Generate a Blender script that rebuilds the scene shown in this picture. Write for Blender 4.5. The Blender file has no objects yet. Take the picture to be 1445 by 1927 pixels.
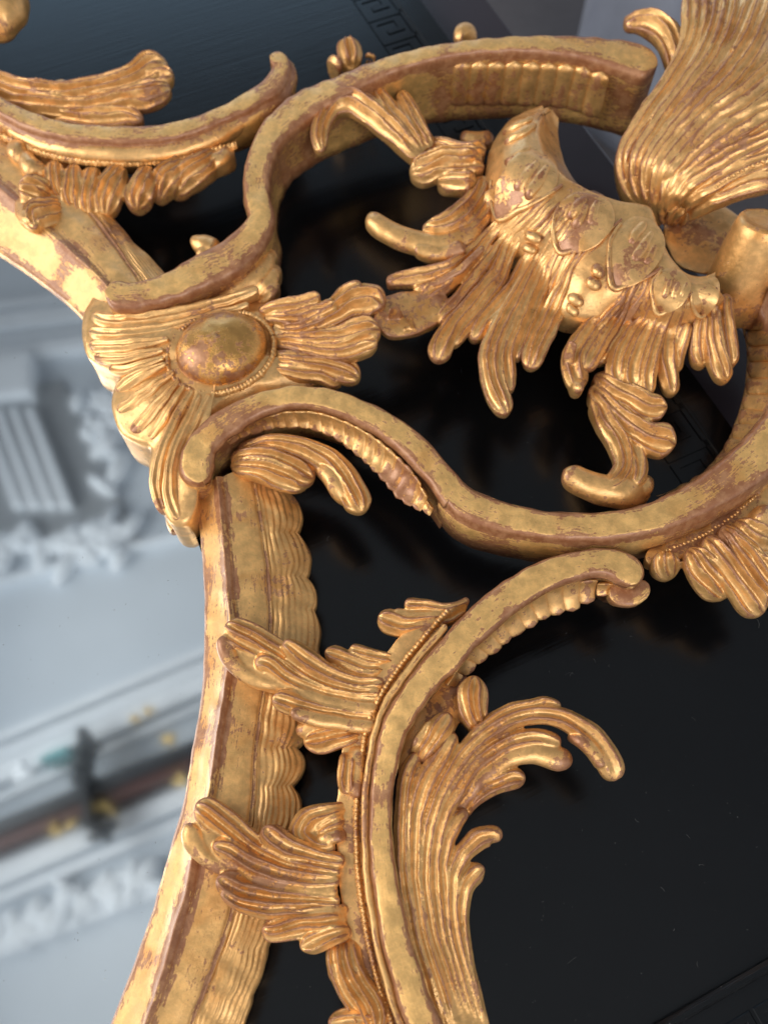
import bpy, math, random
import numpy as np
from mathutils import Vector
from mathutils.bvhtree import BVHTree

random.seed(7)
rng = np.random.default_rng(11)
scene = bpy.context.scene
C = scene.collection
R = math.radians

# ------------------------------------------------------------------ camera
TILT, FOV, CAMZ = R(24.5), R(60), 0.47
FPX = 963.5 / math.tan(FOV / 2)
cam_d = bpy.data.cameras.new('camera')
cam = bpy.data.objects.new('camera', cam_d); C.objects.link(cam)
cam.location = (0, 0, CAMZ); cam.rotation_euler = (TILT, 0, 0)
cam_d.sensor_fit = 'VERTICAL'; cam_d.sensor_height = 36; cam_d.sensor_width = 27
cam_d.lens = 18 / math.tan(FOV / 2)
cam_d.clip_start = 0.01; cam_d.clip_end = 50
cam_d.dof.use_dof = True; cam_d.dof.focus_distance = 0.43
cam_d.dof.aperture_fstop = cam_d.lens / 4.2
scene.camera = cam

# ------------------------------------------------------------------ light
world = bpy.data.worlds.new('World'); scene.world = world; world.use_nodes = True
bg = world.node_tree.nodes['Background']
bg.inputs[0].default_value = (0.90, 0.94, 1.0, 1); bg.inputs[1].default_value = 0.60

def area(name, loc, target, sx, sy, watts, col, spread=180):
    d = bpy.data.lights.new(name, 'AREA'); d.shape = 'RECTANGLE'; d.size = sx; d.size_y = sy
    d.energy = watts; d.color = col; d.spread = R(spread)
    o = bpy.data.objects.new(name, d); C.objects.link(o); o.location = loc
    o.rotation_euler = (Vector(target) - Vector(loc)).to_track_quat('-Z', 'Y').to_euler()
    return o
area('window_light_side', (-1.7, 0.1, 1.15), (0, 0.25, 0), 1.3, 1.2, 29, (1.0, 0.95, 0.88))
area('window_light_far', (-0.75, 3.0, 1.25), (-0.1, 0.3, 0), 1.6, 1.0, 2.6, (0.45, 0.72, 1.0), 110)
area('area_light_near', (0.55, -1.3, 1.5), (0, 0.3, 0), 0.9, 0.9, 15, (1.0, 0.96, 0.9))  # soft area light from the camera side
area('ceiling_fill_light', (-1.6, 0.2, 0.95), (-0.5, 1.3, 2.1), 1.2, 0.8, 7.6, (0.95, 0.98, 1.0), 150)  # added light that brightens the ceiling seen in the glass, no lamp known there

scene.view_settings.view_transform = 'Standard'
scene.view_settings.look = 'None'
scene.view_settings.exposure = 0.2
scene.view_settings.gamma = 1.0
scene.view_settings.use_curve_mapping = False
scene.render.engine = 'CYCLES'

# ------------------------------------------------------------------ helpers
def P(px, py, z):
    """point of the place at height z (metres) on the line of sight through a photo position"""
    px = np.asarray(px, float); py = np.asarray(py, float); z = np.asarray(z, float)
    x = (px - 722.5) / FPX; y = (963.5 - py) / FPX
    t = (CAMZ - z) / (math.cos(TILT) - y * math.sin(TILT))
    return np.stack(np.broadcast_arrays(x * t, (y * math.cos(TILT) + math.sin(TILT)) * t, z), -1)

CROPS = {'A1': (0, 0, 2.408), 'A2': (500, 0, 2.89), 'A3': (945, 0, 2.89), 'A4': (100, 450, 2.064),
         'A5': (640, 350, 2.408), 'A6': (995, 350, 3.211), 'B4': (350, 850, 2.89), 'B5': (800, 850, 2.24),
         'B6': (200, 1350, 2.408), 'B7': (640, 1200, 2.408), 'P': (0, 0, 1)}

def rows(text, crop='P'):
    """'x,y,w[,z] ...' measured in an enlarged detail -> photo units (z in mm stays)"""
    ox, oy, k = CROPS[crop]; out = []
    for tok in text.split():
        v = [float(q) for q in tok.split(',')]
        r = [ox + v[0] / k, oy + v[1] / k]
        if len(v) > 2: r.append(v[2] / k)
        if len(v) > 3: r.append(v[3])
        out.append(r)
    return np.array(out)

def spline(pts, n=None, tt=None):
    pts = np.asarray(pts, float)
    d = np.r_[0, np.cumsum(np.maximum(np.hypot(*np.diff(pts[:, :2], axis=0).T), 1e-6))]
    if tt is None: tt = np.linspace(0, 1, n)
    t = tt * d[-1]
    m = np.zeros_like(pts)
    if len(pts) > 2:
        s = np.diff(pts, axis=0) / np.diff(d)[:, None]
        h = np.diff(d)[:, None]
        m[1:-1] = (s[:-1] * h[1:] + s[1:] * h[:-1]) / (h[1:] + h[:-1])
        m[0] = 1.5 * s[0] - 0.5 * m[1]; m[-1] = 1.5 * s[-1] - 0.5 * m[-2]
    else:
        m[:] = (pts[1] - pts[0]) / d[-1]
    i = np.clip(np.searchsorted(d, t, 'right') - 1, 0, len(d) - 2)
    hh = (d[i + 1] - d[i]); q = ((t - d[i]) / hh)[:, None]; hh = hh[:, None]
    return ((2*q**3 - 3*q**2 + 1) * pts[i] + (q**3 - 2*q**2 + q) * hh * m[i]
            + (-2*q**3 + 3*q**2) * pts[i + 1] + (q**3 - q**2) * hh * m[i + 1])

# smooth hand-carved irregularity (sum of plane waves, world space)
_wd = rng.normal(size=(10, 3)); _wd /= np.linalg.norm(_wd, axis=1)[:, None]
_wl = rng.uniform(0.007, 0.026, 10); _wp = rng.uniform(0, 6.28, (10, 3))
def carve(v, amp):
    ph = (v @ _wd.T) * (6.283 / _wl)
    return v + amp * np.stack([np.sin(ph + _wp[:, k]).sum(1) for k in range(3)], -1) / 3.2

def link(name, me, mat, parent):
    if mat: me.materials.append(mat)
    o = bpy.data.objects.new(name, me); C.objects.link(o)
    if parent: o.parent = parent
    return o

def mesh_np(name, v, quads, uv=None, tris=None, smooth=True):
    me = bpy.data.meshes.new(name)
    polys = [np.asarray(quads, np.int32).reshape(-1, 4)] if len(quads) else []
    nq = len(polys[0]) if polys else 0
    nt = 0 if tris is None else len(tris)
    loops = np.concatenate(([polys[0].ravel()] if nq else []) + ([np.asarray(tris, np.int32).ravel()] if nt else []))
    me.vertices.add(len(v)); me.vertices.foreach_set('co', np.asarray(v, np.float32).ravel())
    me.loops.add(len(loops)); me.loops.foreach_set('vertex_index', loops.astype(np.int32))
    starts = np.r_[np.arange(nq) * 4, nq * 4 + np.arange(nt) * 3]
    me.polygons.add(nq + nt); me.polygons.foreach_set('loop_start', starts.astype(np.int32))
    me.polygons.foreach_set('use_smooth', np.full(nq + nt, bool(smooth)))
    if uv is not None:
        l = me.uv_layers.new(name='UVMap'); l.data.foreach_set('uv', np.asarray(uv, np.float32)[loops].ravel())
    me.update(); me.validate()
    return me

def grid_quads(nu, nv, closed):
    i, j = np.meshgrid(np.arange(nu - 1), np.arange(nv if closed else nv - 1), indexing='ij')
    jn = (j + 1) % nv
    return np.stack([i*nv + j, i*nv + jn, (i+1)*nv + jn, (i+1)*nv + j], -1).reshape(-1, 4)

ROOT = np.zeros(3)          # origin of the thing that is being built

def grid_object(name, G, closed, mat, parent, caps=True, amp=0.00022, wv=None):
    nu, nv = G.shape[:2]
    v = G.reshape(-1, 3)
    if amp: v = carve(v, amp)
    ul = np.r_[0, np.cumsum(np.linalg.norm(np.diff(G.mean(1), axis=0), axis=1))]
    vl = np.r_[0, np.cumsum(np.linalg.norm(np.diff(G[nu // 2], axis=0), axis=1))]
    uv = np.stack(np.meshgrid(ul, vl, indexing='ij'), -1).reshape(-1, 2)
    q = grid_quads(nu, nv, closed); tris = None
    if closed and caps:
        a, b = v[:nv].mean(0), v[-nv:].mean(0); n = len(v)
        v = np.vstack([v, a, b]); uv = np.vstack([uv, uv[0], uv[-1]])
        j = np.arange(nv); jn = (j + 1) % nv; e = (nu - 1) * nv
        tris = np.vstack([np.stack([np.full(nv, n), jn, j], -1), np.stack([np.full(nv, n + 1), e + j, e + jn], -1)])
    me = mesh_np(name, v - ROOT, q, uv, tris)
    if wv is not None:
        W_ = np.zeros(len(v), np.float32); W_[:nu * nv] = np.broadcast_to(wv, (nu, nv)).ravel()
        at = me.attributes.new('wear', 'FLOAT', 'POINT'); at.data.foreach_set('value', W_)
    o = link(name, me, mat, parent)
    return o

# -------- one carved lobe: a rounded finger with an optional scooped channel
_j = [0]
def sweep(name, Cn, Hv, Up, fac, uu, mat, parent, kind='g', hh=0.6, th=0.007, nt=24, amp=0.00022, root=False):
    n = len(Cn); hw = np.linalg.norm(Hv, axis=1)
    a = np.linspace(0, math.pi, nt); st = -np.cos(a)
    b = np.linspace(0, math.pi, 10)[1:-1]; sb = np.cos(b)
    base = np.clip(1 - st**2, 0, 1) ** 0.55
    ends = np.clip(np.minimum(uu / 0.14 + 0.1, (1 - uu) / 0.10), 0, 1); ends = ends * ends * (3 - 2 * ends)
    c0 = rng.uniform(-0.22, 0.22); cw = rng.uniform(0.40, 0.56); cd = rng.uniform(0.65, 0.95)
    wc = np.zeros((n, len(st)))
    if kind == 'w':
        shp = np.repeat(0.3 * base[None], n, 0)
    elif kind == 'v':
        shp = np.repeat(base[None], n, 0); wc += 0.35 * np.exp(-(st / 0.5) ** 2)[None]
    elif kind == 'g':      # hollow flutes meeting in sharp arrises
        hwm = np.median(hw); kf = 0.8 if hwm < 0.0028 else (1.05 if hwm < 0.0052 else (1.5 if hwm < 0.0085 else 2.0))
        cc = c0 * (1 - 0.8 * uu)
        fl_ = 1 - np.abs(np.cos(math.pi * kf * (st[None] - cc[:, None]) * (1 + 0.10 * np.sin(uu * 5 + c0 * 20))[:, None]))
        b2 = np.clip(1 - st**2, 0, 1) ** 0.7
        shp = 0.66 * b2[None] + (0.80 * fl_ - 0.26) * (b2 ** 0.6)[None] * (0.25 + 0.75 * ends)[:, None]
    elif kind == 'f':
        ch = np.exp(-((st - 0.36) / 0.2) ** 4) + np.exp(-((st + 0.36) / 0.2) ** 4)
        shp = base[None] - 0.5 * ch[None] * ends[:, None]
    elif kind == 'r':      # a fine central ridge
        shp = np.repeat((0.55 * base + 0.45 * (1 - np.abs(st)) ** 1.6)[None], n, 0)
    wc += (np.clip((uu - 0.80) / 0.2, 0, 1) ** 1.5 * 0.7)[:, None]
    rf = np.ones(n)
    if root:
        q = np.clip(uu / 0.14, 0, 1); rf = 0.2 + 0.8 * q * q * (3 - 2 * q)
    wob = 1 + 0.05 * np.sin(uu * rng.uniform(9, 16) + rng.uniform(0, 6))
    top = Cn[:, None] + Hv[:, None] * (fac[:, None] * st[None])[..., None] + Up[:, None] * ((hw * hh * fac * rf * wob)[:, None] * shp)[..., None]
    bot = Cn[:, None] + Hv[:, None] * (fac[:, None] * sb[None] * 0.97)[..., None] \
        - Up[:, None] * ((th * (1 - 0.45 * uu))[:, None] * np.sqrt(fac)[:, None] * (np.clip(1 - sb**2, 0, 1) ** 0.35)[None])[..., None]
    wv = np.concatenate([wc, np.repeat(wc[:, -1:], len(sb), 1)], 1)
    return grid_object(name, np.concatenate([top, bot], 1), True, mat, parent, amp=amp, wv=wv)

def lobe(text, crop, z, mat, parent, name='lobe', kind='g', hh=0.6, th=7, n=None, r0=0.6, wk=1.0, surf=None, lift=0.0, sink=0.0, over=None):
    k = rows(text, crop)
    L = np.hypot(*np.diff(k[:, :2], axis=0).T).sum()
    if n is None: n = int(np.clip(L / 4.5, 16, 70))
    p = np.linspace(0, 1, n); tt = 0.35 * p + 0.65 * (0.5 - 0.5 * np.cos(math.pi * p))
    c = spline(k, tt=tt)
    d = np.gradient(c[:, :2], axis=0); d /= np.maximum(np.hypot(*d.T), 1e-6)[:, None]
    nrm = np.stack([-d[:, 1], d[:, 0]], -1)
    w = np.maximum(c[:, 2], 1.0) * wk
    _j[0] += 1
    if surf is not None:
        zz = np.array([surf(x, y) for x, y in c[:, :2]]) + lift / 1000
        zz = np.convolve(np.r_[zz[0], zz[0], zz, zz[-1], zz[-1]], np.ones(5) / 5, 'valid')
    elif k.shape[1] > 3: zz = c[:, 3] / 1000
    else:
        zr, zm, zt = z
        zz = (zr * (1-tt) * (1-2*tt) + zm * 4 * tt * (1-tt) + zt * tt * (2*tt-1)) / 1000
        zz = zz + ((_j[0] * 0.618) % 1 - 0.5) * 0.0012
    if over is not None:
        zz = np.maximum(zz, np.array([over(x, y, -1.0) for x, y in c[:, :2]]) - 0.0004)
        zz = np.convolve(np.r_[zz[0], zz[0], zz, zz[-1], zz[-1]], np.ones(5) / 5, 'valid')
        sink = 0.001
    if sink:
        q = np.clip(tt / 0.3, 0, 1); zz = zz - sink / 1000 * (1 - q * q * (3 - 2 * q))
    A = P(c[:, 0] + nrm[:, 0] * w, c[:, 1] + nrm[:, 1] * w, zz)
    B = P(c[:, 0] - nrm[:, 0] * w, c[:, 1] - nrm[:, 1] * w, zz)
    arc = tt * L
    f1 = np.sqrt(np.clip(1 - (1 - np.clip((L - arc) / (w[-1] * 1.15), 0, 1)) ** 2, 0, 1))
    f0 = 1 if not r0 else np.sqrt(np.clip(1 - (1 - np.clip(arc / (w[0] * 1.15), 0, 1)) ** 2, 0, 1))
    fac = np.maximum(f1 * f0, 0.02)
    up = np.repeat(np.array([[0, 0, 1.0]]), n, 0)
    return sweep(name, (A + B) / 2, (A - B) / 2, up, fac, tt, mat, parent, kind, hh, th / 1000, root=sink > 0)

def mesh_arrays(me):
    v = np.empty(len(me.vertices) * 3, np.float32); me.vertices.foreach_get('co', v)
    lt = np.empty(len(me.polygons), np.int32); me.polygons.foreach_get('loop_total', lt)
    li = np.empty(len(me.loops), np.int32); me.loops.foreach_get('vertex_index', li)
    return v.reshape(-1, 3).astype(float), lt, li

def rub(me, scale=0.00055, its=16):
    """how far each point of the carving stands proud of its surroundings (where hands and dusters rub)"""
    v, lt, li = mesh_arrays(me); n = len(v)
    e = np.empty(len(me.edges) * 2, np.int32); me.edges.foreach_get('vertices', e); e = e.reshape(-1, 2)
    deg = np.bincount(e.ravel(), minlength=n).astype(float); deg[deg == 0] = 1
    def lap(a):
        return np.stack([np.bincount(e[:, 0], a[e[:, 1], k], n) + np.bincount(e[:, 1], a[e[:, 0], k], n) for k in range(3)], -1) / deg[:, None]
    s_ = v
    for _ in range(its): s_ = 0.4 * s_ + 0.6 * lap(s_)
    nn = np.empty(n * 3, np.float32); me.vertices.foreach_get('normal', nn); nn = nn.reshape(-1, 3)
    c = ((v - s_) * nn).sum(1) / scale
    w = np.clip(c, 0, 1.2) ** 1.2
    at = me.attributes.new('wear', 'FLOAT', 'POINT'); at.data.foreach_set('value', w.astype(np.float32))

def fuse(objs, name, mat, parent, voxel=0.00057, smooth=1):
    """merge overlapping lobes into one continuous carved skin"""
    V, F, n = [], [], 0
    for o in objs:
        me = o.data
        V.extend((np.array(v_.co) for v_ in me.vertices)); F.extend(tuple(k + n for k in p.vertices) for p in me.polygons); n += len(me.vertices)
    for o in reversed(objs):
        m0 = o.data; bpy.data.objects.remove(o); bpy.data.meshes.remove(m0)
    me = bpy.data.meshes.new('t'); me.from_pydata(np.array(V).tolist(), [], F); me.update()
    t = bpy.data.objects.new('t', me); C.objects.link(t)
    md = t.modifiers.new('r', 'REMESH'); md.mode = 'VOXEL'; md.voxel_size = voxel; md.use_smooth_shade = True
    if smooth:
        sm_ = t.modifiers.new('s', 'SMOOTH'); sm_.factor = 0.5; sm_.iterations = smooth
    dg = bpy.context.evaluated_depsgraph_get()
    out = bpy.data.meshes.new_from_object(t.evaluated_get(dg)); out.name = name
    bpy.data.objects.remove(t); bpy.data.meshes.remove(me)
    rub(out)
    out.materials.clear()
    return link(name, out, mat, parent)

def leaf(crop, z, texts, mat, parent, name='acanthus_leaf', kind='g', hh=0.78, th=7, label=None, wk=1.06, sink=3.0, extra=(), voxel=0.00057, over=None):
    obs = []
    for i, t in enumerate(texts):
        k, h = kind, hh
        if t[1] == ':': k = t[0]; t = t[2:]
        obs.append(lobe(t, crop, z, mat, None, name, k, h, th, wk=wk, sink=sink, over=over))
    o = fuse(obs + list(extra), name, mat, parent, voxel)
    if label: o['label'] = label
    return o

# -------- flat-faced scroll band with walls
def band(text, crop, mat, parent, name='scroll', n=150, left=(), right=(), r0=True, r1=True, zb=24, label=None, face=0.25):
    """rows x,y,w,z ; left / right: wall profile as (outward mm, fraction of depth)"""
    k = rows(text, crop)
    L = np.hypot(*np.diff(k[:, :2], axis=0).T).sum()
    p = np.linspace(0, 1, n); tt = 0.5 * p + 0.5 * (0.5 - 0.5 * np.cos(math.pi * p))
    c = spline(k, tt=tt)
    d = np.gradient(c[:, :2], axis=0); d /= np.hypot(*d.T)[:, None]
    nrm = np.stack([-d[:, 1], d[:, 0]], -1); w = c[:, 2]; zz = c[:, 3] / 1000
    arc = tt * L; fac = np.ones(n)
    if r1: fac *= np.sqrt(np.clip(1 - (1 - np.clip((L - arc) / w[-1], 0, 1)) ** 2, 0, 1))
    if r0: fac *= np.sqrt(np.clip(1 - (1 - np.clip(arc / w[0], 0, 1)) ** 2, 0, 1))
    fac = np.maximum(fac, 0.02)
    A = P(c[:, 0] + nrm[:, 0] * w, c[:, 1] + nrm[:, 1] * w, zz)   # right-hand side of travel (y is down)
    B = P(c[:, 0] - nrm[:, 0] * w, c[:, 1] - nrm[:, 1] * w, zz)
    Cn = (A + B) / 2; Hv = (A - B) / 2; unit = Hv / np.linalg.norm(Hv, axis=1)[:, None]
    dep = zz - zb / 1000
    pr = []
    for off, fr in reversed(left): pr.append((-1, -off, -fr, 0))
    pr += [(-1.02, 0, 0, -4.6), (-0.99, 0, 0, -2.9), (-0.93, 0, 0, -1.6), (-0.84, 0, 0, -0.7), (-0.74, 0, 0, -0.15), (-0.66, 0, 0, 0)]
    pr += [(s, 0, 0, face * (1 - (s/0.66)**2)) for s in (-0.45, -0.22, 0, 0.22, 0.45)]
    pr += [(0.66, 0, 0, 0), (0.74, 0, 0, -0.15), (0.84, 0, 0, -0.7), (0.93, 0, 0, -1.6), (0.99, 0, 0, -2.9), (1.02, 0, 0, -4.6)]
    for off, fr in right: pr.append((1, off, -fr, 0))
    G = np.stack([Cn + Hv * (s * fac)[:, None] + unit * (off / 1000 * fac)[:, None]
                  + np.stack([0 * dep, 0 * dep, fr * dep + (dz / 1000 if fr == 0 else 0)], -1) for s, off, fr, dz in pr], 1)
    wv = np.array([0.72 if 0.80 <= abs(q[0]) and q[2] == 0 and q[3] < 0 else (0.25 if q[2] == 0 else 0.15) for q in pr])
    wv[[k for k, q in enumerate(pr) if abs(q[0]) < 0.6]] = 0.0
    o = grid_object(name, G, True, mat, parent, amp=0.00026, wv=wv[None])
    if label: o['label'] = label
    return o

def along(text, crop, off, n, z=None):
    """photo path parallel to a band, off photo units to the right of travel"""
    k = rows(text, crop); c = spline(k, n)
    d = np.gradient(c[:, :2], axis=0); d /= np.hypot(*d.T)[:, None]
    o = off if np.ndim(off) else off
    q = c[:, :2] + np.stack([-d[:, 1], d[:, 0]], -1) * (np.sign(off) * c[:, 2] + off)[:, None]
    return np.c_[q, c[:, 2:]]

def as_text(a, w, dz=0):
    return ' '.join('%.2f,%.2f,%.2f,%.2f' % (r[0], r[1], w, r[-1] + dz) for r in a)

def bead_row(path, zmm, r, step, mat, parent, name='bead_row', sq=1.0, surf=None, stretch=1.0):
    """tiny beads (a few photo units each) joined into one run"""
    c = spline(path, 400); d = np.r_[0, np.cumsum(np.hypot(*np.diff(c[:, :2], axis=0).T))]
    m = max(2, int(d[-1] / step)); tt = np.linspace(0, d[-1], m)
    x = np.interp(tt, d, c[:, 0]); y = np.interp(tt, d, c[:, 1])
    z = np.full(m, zmm / 1000) if np.ndim(zmm) == 0 else np.interp(tt, d, np.interp(np.linspace(0, 1, 400), np.linspace(0, 1, len(zmm)), zmm)) / 1000
    if surf is not None: z = np.array([surf(a, b) for a, b in zip(x, y)]) + 0.0003
    rad = np.linalg.norm(P(x + r, y, z) - P(x, y, z), axis=1)
    ph = np.linspace(0, math.pi, 6); th = np.linspace(0, 2 * math.pi, 9)[:-1]
    S = np.stack([np.outer(np.sin(ph), np.cos(th)), np.outer(np.sin(ph), np.sin(th)), np.outer(np.cos(ph), np.ones(8))], -1).reshape(-1, 3)
    q1 = grid_quads(6, 8, True); V, Q = [], []
    cen = P(x, y, z)
    for i in range(m):
        V.append(cen[i] + S * rad[i] * np.array([1, 1, sq]) * (0.65 + 0.55 * rng.random()) + rng.normal(size=3) * rad[i] * 0.22); Q.append(q1 + i * 48)
    v = np.vstack(V)
    o = link(name, mesh_np(name, v - ROOT, np.vstack(Q), v[:, :2]), mat, parent)
    return o

def tooth_row(path, zmm, w, step, mat, parent, name='toothed_ridge', h=0.9):
    """low ridge nicked by the carver into uneven teeth"""
    c = spline(path, 600); d = np.r_[0, np.cumsum(np.hypot(*np.diff(c[:, :2], axis=0).T))]
    m = int(d[-1] / step * 6); tt = np.linspace(0, d[-1], m)
    x = np.interp(tt, d, c[:, 0]); y = np.interp(tt, d, c[:, 1])
    z = (np.full(m, float(zmm)) if np.ndim(zmm) == 0 else np.interp(np.linspace(0, 1, m), np.linspace(0, 1, len(zmm)), zmm)) / 1000
    t = np.stack([np.gradient(x), np.gradient(y)], -1); t /= np.hypot(*t.T)[:, None]; nr = np.stack([-t[:, 1], t[:, 0]], -1)
    ph = tt / step * math.pi + 0.5 * np.sin(tt / step * 0.37)
    tooth = np.abs(np.sin(ph)) ** 0.8 * (0.75 + 0.25 * np.sin(tt / step * 1.9))
    k = np.linalg.norm(P(x + 1, y, z) - P(x, y, z), axis=1)
    cols = []
    for s_, hz in ((-1.15, -0.9), (-0.8, 0.15), (-0.35, 0.75), (0.1, 1.0), (0.5, 0.6), (0.85, 0.1), (1.15, -0.9)):
        o_ = s_ * w * (0.62 + 0.38 * tooth) + 0.30 * w * np.sign(np.sin(ph)) * (1 - abs(s_)) * tooth
        p_ = P(x + nr[:, 0] * o_, y + nr[:, 1] * o_, z); p_[:, 2] += k * w * h * hz * (0.35 + 0.65 * tooth) if hz > 0 else k * w * hz
        cols.append(p_)
    return grid_object(name, np.stack(cols, 1), False, mat, parent, amp=0.00012)

def loft(name, rails, mat, parent, n=90, segs=None, disp=None, amp=0.00025, closed=False, label=None, wearf=None):
    """rails: world polylines (k,3) resampled to n; segs: subdivisions between rails; disp(U,T,seg)->mm in z"""
    Rr = [spline(r, n) if len(r) != n else r for r in rails]
    cols = []; wl = []
    for s in range(len(Rr) - 1):
        m = segs[s] if segs else 6
        for j in range(m):
            t = j / m
            g = Rr[s] * (1 - t) + Rr[s + 1] * t
            if disp is not None:
                dd = disp(np.linspace(0, 1, n), t, s)
                if np.ndim(dd) or dd: g = g + np.stack([0 * g[:, 0], 0 * g[:, 0], np.zeros(n) + dd / 1000], -1)
            cols.append(g); wl.append(wearf(t, s) if wearf else 0.0)
    cols.append(Rr[-1]); wl.append(0.0)
    G = np.stack(cols, 1)
    o = grid_object(name, G, closed, mat, parent, caps=False, amp=amp, wv=np.array(wl)[None] if wearf else None)
    if label: o['label'] = label
    return o, G

def rail(text, crop, z):
    k = rows(text, crop)
    if k.shape[1] > 2: zz = k[:, 2] * CROPS[crop][2] / 1000
    else: zz = np.linspace(z[0], z[1], len(k)) / 1000 if np.ndim(z) else np.full(len(k), z / 1000)
    return P(k[:, 0], k[:, 1], zz)

def drop(W, z): W = W.copy(); W[:, 2] = z / 1000; return W

def ribs(parent, top, bot, n, mat, zt, zb, hh=0.45, sag=0.15, name='flute', wk=0.5, slant=0.0, kind='v', t0=0.0, t1=1.0, ztop=None):
    """barrel flutes standing side by side across a hollow between two rails"""
    tt = np.linspace(t0, t1, n)
    a = spline(np.asarray(top), tt=tt); b = spline(np.asarray(bot), tt=np.clip(tt + slant, 0, 1))
    A = P(a[:, 0], a[:, 1], zt / 1000); B = P(b[:, 0], b[:, 1], zb / 1000)
    TA = np.gradient(A, axis=0); TB = np.gradient(B, axis=0)
    m = 16; u = np.linspace(0, 1, m)
    for i in range(n):
        X = A[i] - B[i]; T = (TA[i] + TB[i]) / 2
        N = np.cross(X, T); N /= np.linalg.norm(N)
        if N[2] < 0: N = -N
        Cn = A[i] + (B[i] - A[i]) * u[:, None] - N * (4 * u * (1 - u) * sag * np.linalg.norm(X))[:, None]
        Hv = (TA[i] * (1 - u)[:, None] + TB[i] * u[:, None]) * wk * 1.06 * (0.94 + 0.12 * rng.random())
        f = np.clip(np.minimum(u, 1 - u) / 0.12, 0, 1); f = np.maximum(np.sqrt(1 - (1 - f) ** 2), 0.05)
        en = min(1.0, 0.45 + 0.28 * min(i, n - 1 - i)) * rng.uniform(0.9, 1.08)
        Cn = Cn.mean(0) + (Cn - Cn.mean(0)) * min(1.0, en)
        sweep(name, Cn, Hv, np.repeat(N[None], m, 0), f * min(1.0, 0.6 + 0.4 * en), u, mat, parent, kind, hh * en, 0.003, nt=14)

# ------------------------------------------------------------------ materials
def nodes(name):
    m = bpy.data.materials.new(name); m.use_nodes = True
    nt = m.node_tree; b = nt.nodes['Principled BSDF']
    return m, nt, b
def N(nt, typ, **kw):
    n = nt.nodes.new(typ)
    for k, v in kw.items():
        if k.startswith('i_'):
            key = k[2:]; n.inputs[int(key) if key.isdigit() else key.replace('_', ' ')].default_value = v
        else: setattr(n, k, v)
    return n
def L(nt, a, b): nt.links.new(a, b)
def noise(nt, vec, scale, detail=4, rough=0.6, dist=0.0):
    n = N(nt, 'ShaderNodeTexNoise'); n.inputs['Scale'].default_value = scale; n.inputs['Detail'].default_value = detail
    n.inputs['Roughness'].default_value = rough; n.inputs['Distortion'].default_value = dist
    L(nt, vec, n.inputs['Vector']); return n.outputs['Fac']
def math_(nt, op, a, b=None, c=None, clamp=False):
    n = N(nt, 'ShaderNodeMath', operation=op, use_clamp=clamp)
    for i, v in enumerate((a, b, c)):
        if v is None: continue
        if isinstance(v, (int, float)): n.inputs[i].default_value = v
        else: L(nt, v, n.inputs[i])
    return n.outputs[0]
def ramp(nt, v, lo, hi, a=0.0, b=1.0):
    n = N(nt, 'ShaderNodeMapRange', interpolation_type='SMOOTHSTEP'); L(nt, v, n.inputs[0])
    n.inputs[1].default_value = lo; n.inputs[2].default_value = hi; n.inputs[3].default_value = a; n.inputs[4].default_value = b
    return n.outputs[0]
def mix(nt, f, a, b):
    n = N(nt, 'ShaderNodeMix', data_type='RGBA')
    if isinstance(f, (int, float)): n.inputs[0].default_value = f
    else: L(nt, f, n.inputs[0])
    for i, v in ((6, a), (7, b)):
        if isinstance(v, tuple): n.inputs[i].default_value = (*v, 1)
        else: L(nt, v, n.inputs[i])
    return n.outputs[2]

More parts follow.
